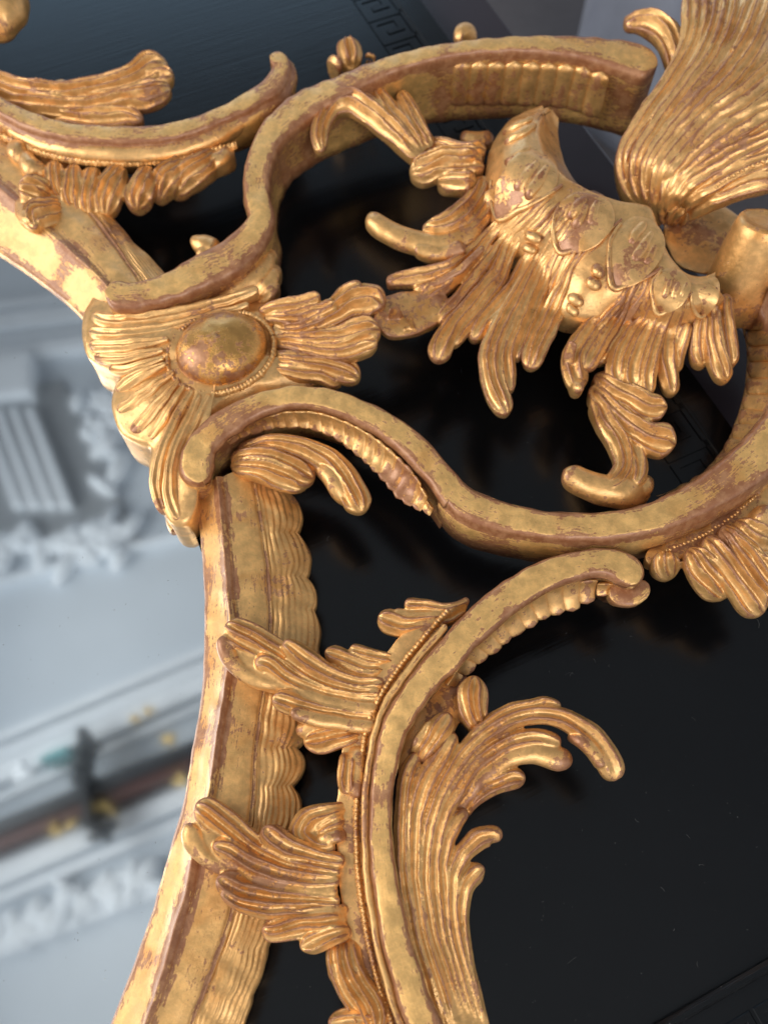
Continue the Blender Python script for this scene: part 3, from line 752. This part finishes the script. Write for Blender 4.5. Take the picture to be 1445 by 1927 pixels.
# ---- corner cartouche
cart_out = rows('175,560 158,595 157,644 166,670 197,688 229,702 217,728 214,785 227,812 262,832 283,838 281,876 289,932 308,960 326,985 350,985 372,950 372,900 372,850 410,800 478,757 560,738 600,712 590,690 545,672 530,640 536,600 522,565 470,560 400,555 320,572 250,580')
cw = P(cart_out[:, 0], cart_out[:, 1], 0.043)
ang = np.arctan2(cart_out[:, 1] - 652, cart_out[:, 0] - 417)
nC = 160
outer = spline(np.vstack([cw, cw[:1]]), nC)
pxo = spline(np.vstack([cart_out, cart_out[:1]]), nC)
def ring(f, z): 
    e = np.array([417, 652]) + (pxo - np.array([417, 652])) * f
    return P(e[:, 0], e[:, 1], z)
cart, CG = loft('cartouche', [P(np.full(nC, 417), np.full(nC, 652), 0.054), ring(0.33, 0.054), ring(0.7, 0.050), outer, drop(outer, 34), drop(outer, 20)], SHELL, M, nC, [3, 6, 8, 2, 2], label='shell cartouche with radiating flutes around the domed cabochon')
Z = (56, 52, 44)
for t in ('800,190,14 640,245,22 480,285,26 320,312,28 200,312,30 150,296,24', '760,250,10 560,310,18 400,352,26 250,368,30 140,358,28',
          '450,385,8 330,402,20 220,414,26 142,410,24', '430,425,8 330,446,18 230,462,22 160,455,18', '430,455,8 345,487,16 270,508,20 218,502,16'):
    lobe(t, 'A4', (55, 52, 45), SHELL, cart, 'lobe', 'g', 0.55, 10)
for t in ('440,480,8 370,512,18 290,555,24 246,592,22', '470,510,8 400,562,18 310,632,26 252,682,28', '490,540,8 430,612,18 360,692,24 305,752,24',
          '510,560,8 460,642,16 412,722,20 372,782,18', '540,580,10 490,670,18 440,780,22 405,900,26 408,1000,26 432,1060,18',
          '570,600,10 530,690,18 480,800,22 452,920,26 462,1030,28 490,1090,20', '610,600,10 565,690,16 510,800,18 482,900,18 485,1000,16'):
    lobe(t, 'A4', (54.5, 51, 43), SHELL, cart, 'lobe', 'g', 0.6, 10)

# cabochon: tilted egg with a beaded collar
def cabochon(cx, cy, rx, ry, rot, z0, h):
    ph = np.linspace(0, math.pi / 2, 16); th = np.linspace(0, 2 * math.pi, 49)[:-1]
    ct = P(cx, cy, z0)
    def pt(f, a): 
        x = f * rx * np.cos(a); y = f * ry * np.sin(a)
        return P(cx + x * math.cos(rot) - y * math.sin(rot), cy + x * math.sin(rot) + y * math.cos(rot), z0)
    G = []
    for p in ph:
        g = pt(math.cos(p) if p < 1.57 else 0.0, th); g[:, 2] += h * math.sin(p); G.append(g)
    low = pt(1.0, th); low[:, 2] -= 0.004
    o = grid_object('cabochon', np.stack([low] + G, 0), True, CAB, M, amp=0.0002)
    a = np.linspace(0, 2 * math.pi, 120)
    e = np.stack([cx + 1.17 * rx * np.cos(a) * math.cos(rot) - 1.17 * ry * np.sin(a) * math.sin(rot) - 2, cy + 4 + 1.17 * rx * np.cos(a) * math.sin(rot) + 1.17 * ry * np.sin(a) * math.cos(rot)], -1)
    tooth_row(e, z0 * 1000 - 0.6, 6.0, 7.2, GOLD, o, h=0.8)
    e2 = np.array([cx, cy + 3]) + (e - np.array([cx, cy])) * 0.94
    return o
cabo = cabochon(417, 658, 88, 63, R(-17), 0.0535, 0.0150)
cabo['label'] = 'domed oval cabochon, rubbed to red-brown in places'

# ---- right leaf of the cartouche, knob and tie
leaf('A4', (53, 55, 60), ['g:850,375,14 980,382,28 1100,385,40 1200,365,55 1272,350,44', '850,345,14 950,350,30 1060,312,40 1170,248,58 1250,240,55 1286,262,36',
     '860,400,12 1000,425,26 1110,435,34 1190,412,44 1262,395,34', '800,275,12 880,256,24 950,248,26 1010,228,24 1038,216,14',
     '820,305,12 920,304,26 1020,285,30 1100,250,32', 'g:860,330,12 960,330,20 1060,280,24 1150,200,30 1200,175,22'], GOLD, M, th=14, label='knobbed leaf pointing right from the cabochon')
leaf('A4', (52, 51, 47), ['850,462,14 960,474,28 1070,492,36 1150,520,44 1192,542,30', '840,492,14 950,514,26 1050,524,30 1120,560,30', 'v:850,440,10 960,448,16 1080,455,20 1180,490,18'], GOLD, M, th=12)
# two fingers under the lower scroll
leaf('A4', (45, 48, 42), ['720,822,22 850,790,32 980,815,42 1080,872,52 1150,960,54 1188,1035,52 1200,1066,38', 'v:1010,850,25 1080,925,34 1125,990,34 1158,1022,22'], GOLD, M, th=11)
leaf('A4', (46, 47, 43), ['690,858,26 800,846,46 900,875,58 975,915,58 1015,935,42', 'g:690,880,26 800,890,44 900,925,50 985,955,36'], GOLD, M, th=12)

# ---- cup of the crest: scaled body, fringe of fingers
rim = rows('1036,210 1014,222 1006,258 1029,308 1062,341 1100,362 1139,379 1187,391 1222,397 1232,425 1247,468 1266,500 1288,521 1319,528 1345,520')
frg = rows('1012,202 958,228 922,282 912,340 918,395 935,440 975,475 1025,512 1062,592 1110,600 1180,595 1240,615 1290,615 1330,600 1362,575')
nB = 120
zr_ = np.array([70, 78, 84, 87, 87.5, 87, 86, 85, 83.5, 82, 80.5, 79, 78, 77, 76]) / 1000
Wr = spline(P(rim[:, 0], rim[:, 1], zr_), nB)
mid = rim * 0.45 + frg * 0.55
Wm = spline(P(mid[:, 0], mid[:, 1], np.r_[0.070, 0.077, 0.081, np.linspace(0.083, 0.072, len(mid) - 3)]), nB)
Wf = spline(P(frg[:, 0], frg[:, 1], np.linspace(0.062, 0.058, len(frg))), nB)
Wi = Wr.copy(); Wi[:, :2] += np.array([0.001, 0.0035]); Wi[:, 2] -= 0.0005
inn = rim + np.stack([np.r_[14, 36, 44, 34, 20, 10, np.full(9, 4.0)], np.r_[12, 10, 4, 0, 0, 2, np.full(9, 3.0)]], -1)
Wj = spline(P(inn[:, 0], inn[:, 1], np.r_[0.064, 0.062, 0.060, 0.058, 0.056, np.full(10, 0.050)]), nB)
def bul(u, t, s):
    return 2.2 * math.sin(math.pi * t) if s in (2, 3) else 0
cup, BG = loft('cup', [Wj, Wi, Wr, Wm, Wf, drop(Wf, 44)], SHELL, M, nB, [6, 2, 12, 12, 3], bul, label='hollow rocaille cup with scale feathers on its outside')
def bvh_of(o):
    me = o.data
    return BVHTree.FromPolygons([Vector(v.co) + Vector(ROOT) for v in me.vertices], [tuple(p.vertices) for p in me.polygons])
bv = bvh_of(cup)
camv = Vector((0, 0, CAMZ))
def surf_cup(px, py, miss=0.060):
    q = P(px, py, 0.0); d = (Vector(q) - camv).normalized()
    hit = bv.ray_cast(camv, d)
    return hit[0].z if hit[0] else miss
pl = []
for t, cr in (('400,30,170 350,170,185 275,300,130 188,395,26', 'A6'), ('700,185,150 640,380,172 575,525,112 516,615,24', 'A6'), ('885,495,110 852,620,122 812,715,80 782,768,20', 'A6'),
          ('1075,590,80 1062,690,78 1038,785,20', 'A6'), ('245,825,130 145,975,150 40,1120,112 -20,1195,26', 'A3')):
    lobe(t, cr, None, SHELL, cup, 'scale_feather', 'v', 0.10, 3, surf=surf_cup, lift=0.9, wk=0.97, n=30)
for t, cr in (('180,120,6 145,230,11 155,330,13 186,402,14 270,385,12 370,350,11 480,270,10 560,190,6', 'A6'), ('560,210,6 492,340,12 484,480,13 516,618,15 610,590,12 720,545,11 800,490,6', 'A6'),
          ('800,500,6 748,590,11 750,690,12 782,772,14 850,740,10 920,700,9 980,650,6', 'A6'), ('985,640,6 988,720,9 1036,792,11 1085,740,9 1130,610,6', 'A6'), ('-60,980,6 -60,1090,10 -22,1196,12 90,1140,11 210,1080,10 330,1000,6', 'A3')):
    lobe(t, cr, None, SHELL, cup, 'feather_rim', 'v', 0.8, 3, surf=surf_cup, lift=1.1, wk=1.15)
for t in ('345,70,16 290,125,26 235,195,20', '350,110,16 310,180,26 268,260,22', '415,90,16 390,160,24 368,245,18', '705,220,16 650,285,24 605,355,18',
          '745,275,16 690,360,26 625,460,22', '770,350,14 735,410,22 695,478,18', '855,560,10 835,610,16 815,675,12', '905,580,10 885,630,18 868,690,14', '950,580,8 930,630,14 905,680,10',
          '375,490,22 425,520,26 455,545,20', '345,565,20 395,595,26 435,620,18', '235,660,20 285,690,24 330,715,18', '225,720,18 265,750,22 300,780,16'):
    lobe(t, 'A6', None, SHELL, cup, 'scale', 'v', 0.8, 2.5, surf=surf_cup, lift=1.3, wk=1.35)
for t in ('195,880,14 130,960,24 65,1050,20', '245,900,14 190,990,24 125,1080,20', '150,800,10 80,850,16 10,890,12', '190,680,8 110,720,14 10,780,14', '170,640,6 90,680,12 0,730,12', '120,1265,16 170,1290,20 215,1300,14', '105,1330,16 150,1350,20 190,1365,14'):
    lobe(t, 'A3', None, SHELL, cup, 'scale', 'v', 0.8, 2.5, surf=surf_cup, lift=1.3, wk=1.35)

Zf = (66, 58, 50)
leaf('A5', (62, 56, 58), ['v:880,-150,24 760,0,40 650,110,50 580,220,52 500,262,48 410,262,44 320,250,44 230,215,42 165,172,42 122,135,32', 'g:620,120,30 520,170,32 430,190,30 370,190,20',
     'v:570,270,26 480,298,30 400,298,30 335,280,22', 'v:300,230,20 240,195,22 170,140,18'], GOLD, M, over=surf_cup, th=12, label='long curling finger of the cup pointing left')
leaf('A5', Zf, ['960,0,14 860,110,22 740,230,14 660,355,30 580,462,34 495,562,34 440,615,28', '900,-60,14 800,60,22 690,185,14 600,285,28 500,372,38 385,405,38 275,418,32 208,432,22', '930,-40,14 820,90,22 700,215,16 600,345,30 480,442,36 390,500,36 345,532,28',
     'v:650,270,12 540,380,16 430,440,16 330,470,14', 'w:480,490,44,52 410,545,74,51 330,572,92,51 260,588,94,52 195,592,84,55 150,596,66,57', 'g:228,550,24 255,600,32 262,640,24', 'g:300,590,18 318,630,26 322,660,18'], GOLD, M, over=surf_cup, th=14, label='leaf of the cup joined to the knobbed leaf by a mended joint')
leaf('A5', Zf, ['990,20,16 880,130,26 770,235,20 700,400,36 600,522,40 505,642,48 452,742,54 440,796,46', '1010,40,14 910,150,24 800,265,18 720,432,28 625,562,32 545,662,34 505,722,24'], GOLD, M, over=surf_cup, th=12)
leaf('A5', Zf, ['1090,80,18 1000,190,30 900,320,24 820,472,42 742,622,50 685,762,56 692,882,54 730,982,50 758,1040,34', '1040,60,16 950,180,28 850,312,20 780,452,36 692,562,42 622,652,46 598,702,34',
     '1130,100,16 1040,210,28 930,332,20 862,482,32 795,642,40 755,762,38 765,882,32 778,928,20', '1170,110,16 1080,220,30 970,332,22 920,472,38 862,602,44 822,702,40 795,782,30'], SHELL, M, over=surf_cup, th=12, label='longest grooved finger hanging below the cup')
leaf('A5', Zf, ['1220,130,18 1140,250,32 1050,372,24 1000,492,44 942,622,50 882,742,54 858,832,44', '1190,120,14 1100,240,26 1010,350,18 960,480,28 905,600,30 850,710,26'], SHELL, M, over=surf_cup, th=12)
leaf('A5', (66, 58, 50), ['1370,180,18 1330,330,28 1280,492,20 1182,592,38 1092,702,48 1050,792,50 1060,862,46 1088,920,40', '1410,230,16 1370,380,26 1300,512,20 1232,622,38 1152,742,44 1112,832,40', 'v:1060,700,24 1035,780,24 1040,840,22'], GOLD, M, over=surf_cup, th=12)
leaf('A6', (64, 56, 46), ['750,330,24 720,480,36 680,640,30 580,762,54 500,902,60 442,1002,56 420,1080,44', '800,460,22 760,600,34 690,782,28 602,902,54 542,1022,60 522,1152,56 542,1202,44', '850,530,22 820,640,34 760,792,30 702,902,54 642,1052,64 622,1182,64 642,1250,54', '905,560,22 880,660,34 830,792,30 782,902,44 732,1062,54 712,1202,54 732,1262,40'], GOLD, M, over=surf_cup, th=12)
leaf('A6', (62, 54, 44), ['960,580,22 940,660,34 900,792,30 852,902,54 832,1052,64 852,1182,58 872,1262,38', '970,822,30 922,932,44 892,1052,44 892,1122,32'], GOLD, M, over=surf_cup, th=12)
leaf('A6', (64, 56, 46), ['1110,700,40 1110,852,54 1132,1002,60 1170,1122,58 1190,1182,42', '1050,762,40 1035,902,54 1035,1022,60 1058,1090,48', '1190,650,40 1192,802,50 1212,952,50 1232,1080,42'], GOLD, M, over=surf_cup, th=14)
# leaf hanging to the lower scroll, with its foot
leaf('A6', (48, 48, 54), ['380,1205,44 480,1332,66 602,1445,80 722,1522,88 832,1545,92 888,1562,66', '400,1135,44 482,1205,64 602,1275,74 722,1335,78 802,1335,64 838,1332,40',
     '400,1255,44 470,1405,66 560,1555,76 592,1682,78 535,1795,76 450,1842,60', '440,1330,30 540,1480,44 630,1600,56 660,1700,60 640,1800,56', 'v:250,1060,44 300,1130,56 300,1210,50 330,1235,30', 'v:740,1850,56,45 600,1846,78,49 470,1832,76,51 345,1792,70,53 255,1748,64,55 208,1716,46,57', 'v:740,1760,40,46 700,1800,60,46 620,1850,60,46'], GOLD, M, th=16, label='three-fingered leaf standing on the lower scroll with an upturned foot')
# ---- leaves hooking from the cup to the S scroll
leaf('A2', (64, 62, 58), ['g:840,850,40 710,722,54 565,602,64 462,545,66 372,565,60 312,652,50 292,760,44 308,826,30', '860,832,40 772,722,54 672,602,54 612,502,50 620,446,34',
     '900,802,40 852,732,44 782,602,50 747,532,40 736,492,24', 'v:830,800,20 720,690,24 600,610,24 500,580,20'], GOLD, M, th=12, label='hooked leaf clasping the S scroll')
leaf('A2', (66, 62, 56), ['g:1180,862,54 1052,872,64 932,892,70 835,932,70 785,950,52', '1200,802,44 1082,822,44 962,792,38 882,782,32', '1150,982,40 1032,982,48 932,992,40', 'g:1190,900,30 1080,910,32 960,930,26'], SHELL, M, th=16)
leaf('A2', (40, 40, 42), ['v:1240,742,30 1132,762,34 1055,740,26'], GOLD, M, th=10)
leaf('A2', (64, 60, 56), ['1190,952,50 1132,1102,64 1042,1202,74 932,1252,64 852,1240,50', '1230,1050,40 1170,1180,50 1090,1260,50 1010,1300,40'], GOLD, M, th=10)

# ---- plume of the crest at the upper right
plume = leaf('A3', None, ['g:800,1140,16,44 690,1020,36,50 665,880,50,60 760,690,66,72 930,452,72,84 1030,282,84,92 1072,122,96,98 1062,-80,96,100',
     '830,1150,16,44 740,1020,36,54 740,890,52,66 860,690,66,78 1000,502,76,88 1132,322,92,95 1202,152,104,99 1242,-80,110,101', 'g:860,1158,16,44 790,1030,36,57 800,920,52,68 920,730,64,80 1060,572,74,89 1222,402,96,96 1342,222,110,100 1430,-60,120,102',
     '890,1162,16,45 840,1050,36,59 860,960,50,69 980,790,62,80 1122,642,74,88 1302,522,86,95 1462,382,90,99 1600,270,50,101', '915,1165,16,45 890,1075,34,60 920,980,48,69 1030,860,56,78 1172,742,64,86 1332,642,66,92 1520,552,60,97',
     'g:940,1168,16,45 930,1095,32,60 970,1020,46,68 1072,940,52,76 1222,842,54,84 1382,766,54,90 1540,695,50,95', '965,1168,16,45 975,1110,30,58 1030,1050,44,67 1122,1000,48,74 1262,922,48,82 1402,872,48,88 1540,835,40,92',
     '985,1168,16,45 1030,1130,30,56 1090,1090,42,64 1172,1055,48,71 1302,1002,54,79 1442,972,58,85 1560,955,50,88', 'r:960,720,14,82 1120,530,16,91 1300,370,16,98 1440,250,14,101', 'r:1030,820,14,81 1200,670,16,90 1360,570,16,96 1500,490,14,99'],
     SHELL, M, th=14, hh=0.42, sink=0, label='tall fluted plume fanning up at the top right corner')
bead_row(rows('1160,1015 1240,965 1330,915 1445,868', 'A3'), [80, 85, 89, 92], 4.0, 9, GOLD, plume, sq=0.8)
for t in ('1370,30,20 1420,40,26 1450,50,20', '1360,90,20 1390,105,26 1420,120,18', '1285,220,18 1310,240,22', '1240,260,18 1268,272,22'): lobe(t, 'A3', (101, 102, 101), GOLD, plume, 'scale', 'v', 0.5, 8)
leaf('A3', (70, 74, 72), ['g:960,420,50 945,300,62 905,205,66 830,140,58 740,112,46 660,125,32', 'g:940,340,30 900,240,34 840,170,30'], GOLD, M, th=12, label='hooked leaf beside the tall plume')
# stump: broken round end of the right scroll
def stump():
    a = P(1386, 545, 0.045); b = P(1440, 412, 0.088)
    ax = (b - a); L_ = np.linalg.norm(ax); ax /= L_
    x = np.cross(ax, [0, 0, 1.0]); x /= np.linalg.norm(x); y = np.cross(ax, x)
    th = np.linspace(0, 2*math.pi, 41)[:-1]
    prof = [(-0.3, 0.0205), (0.0, 0.0200), (0.3, 0.0188), (0.6, 0.0172), (0.85, 0.0158), (0.95, 0.0148), (0.99, 0.0132), (0.985, 0.0112), (0.965, 0.0096), (0.96, 0.005), (0.958, 0.0003)]
    G = np.stack([a + ax * (L_ * t) + (np.outer(np.cos(th), x) + np.outer(np.sin(th), y)) * r for t, r in prof], 0)
    return grid_object('scroll_end', G, True, GOLD, M, amp=0.0004)
stump()['label'] = 'round stub end of the right scroll'
# hollow behind plume and stump
lobe('1250,420,60 1310,440,70 1370,470,60 1400,520,50', 'P', (34, 36, 36), GOLD, M, 'inner_hollow', 'v', 0.1, 8)

# ---- upper left: hanging lobes, plume, small bits
leaf('A1', (45, 44, 36), ['430,752,30 412,842,52 402,942,58 412,996,42', '340,742,30 332,832,48 332,922,48 350,960,34', '250,722,30 252,802,44 272,882,44 300,920,32', '560,752,40 512,832,58 472,922,62 470,986,44',
     '680,752,30 652,832,54 624,912,60 626,956,52', '850,732,30 782,782,54 732,852,60 722,908,50', '1000,692,30 902,762,54 822,822,54 782,882,42', 'v:150,690,40 130,740,44 190,790,36 220,840,30', 'v:60,640,50 90,700,44 150,750,34', 'v:1060,680,24 960,740,34 880,790,34'], SHELL, M, th=16, label='row of small hanging lobes under the upper left scroll')
leaf('A1', (40, 46, 50), ['g:260,905,54 180,880,66 115,858,56 82,848,34', 'g:310,945,44 225,965,56 150,990,52 165,1035,30', 'v:120,900,30 105,960,34 140,1010,28'], GOLD, M, th=14, label='worn bud overlapping the upper left moulding')
leaf('A1', (46, 46, 48), ['-80,330,50 50,402,54 170,432,54 330,440,54 480,410,54 600,370,58 700,315,64 765,300,54', '0,432,34 200,472,44 400,482,44 560,455,46 700,425,52 775,395,36', 'g:240,522,28 350,532,38 450,540,42 560,530,42 650,542,28',
     'v:240,408,22 290,400,28 330,402,16', 'f:560,400,30 660,365,40 740,350,44 790,345,28', 'v:520,360,24 580,345,26'], GOLD, M, th=14, label='leaf sweeping right above the upper left scroll')
leaf('A1', (56, 58, 60), ['v:-80,130,80 10,40,100 110,-50,90'], GOLD, M, th=16)
leaf('A1', (42, 42, 44), ['v:1010,1142,34 945,1122,44 895,1092,34 880,1068,22', 'v:980,1155,28 922,1150,34 890,1160,18'], GOLD, M, th=10)
leaf('A2', (40, 42, 46), ['470,380,50 452,265,64 445,205,54', 'v:350,390,44 380,345,40 400,320,26', 'v:560,340,30 575,285,32'], GOLD, M, th=12)
leaf('A2', (46, 46, 48), ['v:1120,250,44 1085,195,52 1020,205,34'], GOLD, M, th=10)
# flutes on the near wall of the S scroll foot
leaf('A1', (48, 46, 40), ['v:1240,1130,30 1180,1230,44 1080,1310,44 960,1360,34', 'v:1260,1200,24 1210,1290,34 1120,1350,34', 'v:1255,1270,20 1220,1330,30 1150,1385,28'], GOLD, M, th=14)

# ---- leaves left of the big lower scroll
leaf('B4', (46, 45, 46), ['1520,850,22 1430,905,26 1302,925,40 1182,942,60 1092,915,66 1040,895,52', '1540,800,20 1410,850,24 1302,832,34 1222,832,40 1185,832,30', 'v:1530,825,20 1410,875,22 1292,888,26 1202,888,28 1130,862,22'], GOLD, M, th=12)
leaf('B4', (46, 45, 44), ['1120,1182,34 982,1172,44 872,1132,50 792,1102,56 752,1088,38', '1150,1132,30 1022,1112,40 932,1088,40 882,1070,26', '1100,1225,34 952,1222,40 842,1182,40 785,1150,28'], GOLD, M, th=12)
leafA = leaf('B4', (46, 48, 56), ['1060,1312,34 882,1302,46 702,1242,58 562,1142,68 432,1062,78 322,1002,80 245,962,66 212,942,44', '1080,1262,34 902,1252,46 762,1202,56 642,1122,66 562,1062,46 522,1040,24',
     '1060,1362,34 862,1342,46 682,1292,56 542,1222,56 432,1145,52 375,1150,34', 'v:1050,1402,34 852,1382,46 652,1332,56 522,1270,46 402,1242,46 292,1182,46 222,1092,46 205,1000,34',
     '1040,1452,34 852,1432,46 662,1392,56 522,1352,62 465,1340,40', 'v:1040,1500,34 860,1480,40 690,1450,40 570,1410,36', 'w:800,1330,40,47 600,1250,60,50 450,1180,72,52 330,1105,74,53 255,1045,56,53'], GOLD, M, th=14, sink=0, label='upper leaf curling over the lower moulding')
leaf('B6', (46, 44, 42), ['1170,62,34 1062,82,54 952,102,64 892,112,40', 'v:1160,20,30 1040,30,40 920,50,40 860,70,26'], GOLD, M, th=14)
leaf('B6', (46, 46, 46), ['1100,150,40 1092,262,46 1092,350,40', 'v:1130,110,30 1140,240,34 1130,370,30'], GOLD, M, th=16)
leaf('B6', (45, 45, 44), ['g:1100,410,30 1002,432,42 915,462,54 882,522,56 932,582,52 1040,592,36', 'g:1090,460,26 1000,490,34 950,520,30', 'v:1090,520,26 1000,550,30 950,560,24'], GOLD, M, th=14)
leafB = leaf('B6', (46, 48, 56), ['1060,702,34 902,682,46 762,642,58 642,572,68 542,492,74 455,425,68 402,395,44', '1080,652,34 922,622,46 802,572,58 732,512,46 720,490,28', '1060,742,34 882,732,46 742,702,56 622,642,56 542,592,50 482,580,34',
     'v:1050,792,34 862,772,46 702,742,56 572,692,46 472,642,46 402,572,48 378,480,34', '1060,832,34 882,822,52 702,802,64 572,762,64 505,722,46', '1060,862,30 882,862,46 722,862,52 602,832,46 525,792,28', 'w:850,760,40,47 700,700,60,50 570,620,68,52 470,550,70,53 420,470,54,53'], GOLD, M, th=14, sink=0, label='lower leaf curling over the lower moulding')
leaf('B6', (47, 47, 47), ['1090,912,44 952,922,64 832,942,66 742,962,54 705,952,36', '1110,965,34 1012,985,54 932,1022,54 882,1052,40', 'v:1100,870,24 960,880,30 820,910,30'], GOLD, M, th=14)
leaf('B6', (44, 44, 44), ['g:1080,980,90 1080,1100,80 1120,1210,80 1180,1310,90 1215,1430,100', 'g:1055,1080,34 1050,1140,44 1070,1210,36', 'g:1110,1080,30 1115,1150,40 1130,1220,32'], SHELL, M, th=14)
leaf('B6', (46, 46, 46), ['1250,1380,44 1110,1372,56 1005,1392,46'], SHELL, M, th=12)
# web that ties these leaves to the scroll
wb = along(BC, 'P', 28, 60)[18:]
lobe(as_text(wb[::3], 33, -12.0), 'P', None, GOLD, sE, 'leaf_web', 'v', 0.12, 14, n=90)

# ---- plume inside the big lower scroll
plB = leaf('B7', (46, 46, 46), ['570,1790,34,46 490,1550,34,45 425,1350,34,45 390,1150,34,45 390,950,36,46 425,780,38,48 490,640,40,49 580,510,42,50 700,412,42,50 840,352,44,50 960,352,44,50 1080,402,50,49 1170,482,56,48 1228,582,56,46 1248,650,42,44',
     '460,1790,38,46 390,1550,38,46 332,1350,38,46 297,1150,38,46 282,950,38,47 287,750,38,47 312,600,38,47 352,520,28,47', '520,1790,38,46 440,1550,38,46 380,1350,38,45 345,1150,38,45 335,950,44,46 350,780,50,47 400,640,54,48 470,520,48,49 522,430,32,49',
     '520,562,22,49 620,432,28,50 740,342,32,50 860,306,32,50 960,300,28,49 1000,314,18,48', '600,1790,32,45 520,1550,32,44 460,1350,32,44 430,1150,32,44 435,950,36,45 475,790,38,47 550,660,40,48 650,545,42,48 770,475,44,48 900,455,42,48 1000,482,34,47',
     'v:500,810,22,44 570,722,32,45 650,625,40,46 760,548,44,46 880,520,50,46 980,545,54,45 1050,572,44,44', 'g:620,1790,30,44 545,1550,30,43 490,1350,30,43 465,1150,30,43 470,1000,32,44 510,870,32,45 570,780,32,45',
     '560,805,22,43 620,725,34,44 702,665,46,44 792,636,46,44 842,642,34,43', '640,1790,34,43 575,1550,34,42 525,1350,36,42 505,1200,38,42 520,1062,42,43 570,962,44,44 640,905,50,44 700,902,44,43 722,925,30,42',
     '655,1790,30,42 602,1600,34,41 562,1400,34,41 547,1250,38,41 567,1132,42,42 622,1055,44,42 656,1042,28,42', 'v:1040,430,20,52 1130,500,24,51 1190,590,22,49'], GOLD, M, th=12, label='fluted plume peeling out of the big lower scroll')
leaf('B7', (46, 50, 50), ['g:650,440,30 608,345,60 600,255,68 610,172,48', 'v:560,380,20 560,280,22 590,190,20'], GOLD, M, th=16)
leaf('B7', (48, 50, 50), ['g:350,570,34 405,485,52 460,400,56 492,340,36', 'v:330,540,18 350,470,20 420,370,18'], GOLD, M, th=14)
lobe('290,660,40 350,520,74 430,380,100 510,250,84 570,170,44', 'B7', (41, 40, 40), GOLD, M, 'inner_hollow', 'v', 0.06, 10)

# ---- leaves under the right scroll
leaf('B5', (52, 46, 38), ['1110,402,34 1162,482,66 1222,562,74 1268,616,60', '1020,412,34 1012,482,64 1032,540,64', '1180,352,34 1252,452,56 1332,562,66 1402,652,64 1428,682,42'], GOLD, M, th=12)
leaf('B5', (52, 46, 40), ['1250,312,34 1332,422,64 1422,542,66 1500,630,54', '1310,282,34 1362,342,64 1422,372,64 1490,382,44', '1260,340,30 1330,400,44 1400,470,50 1480,520,50', 'v:1380,240,40 1430,280,50 1490,300,50'], GOLD, M, th=12)
lobe('930,455,40 1050,415,46 1180,350,50 1300,280,50 1420,180,50 1500,90,50', 'B5', (44, 45, 47), GOLD, sD, 'leaf_web', 'v', 0.2, 12)
bead_row(rows('1000,420 1100,385 1200,335 1300,265 1400,175', 'B5'), 50, 3.2, 7, GOLD, sD)
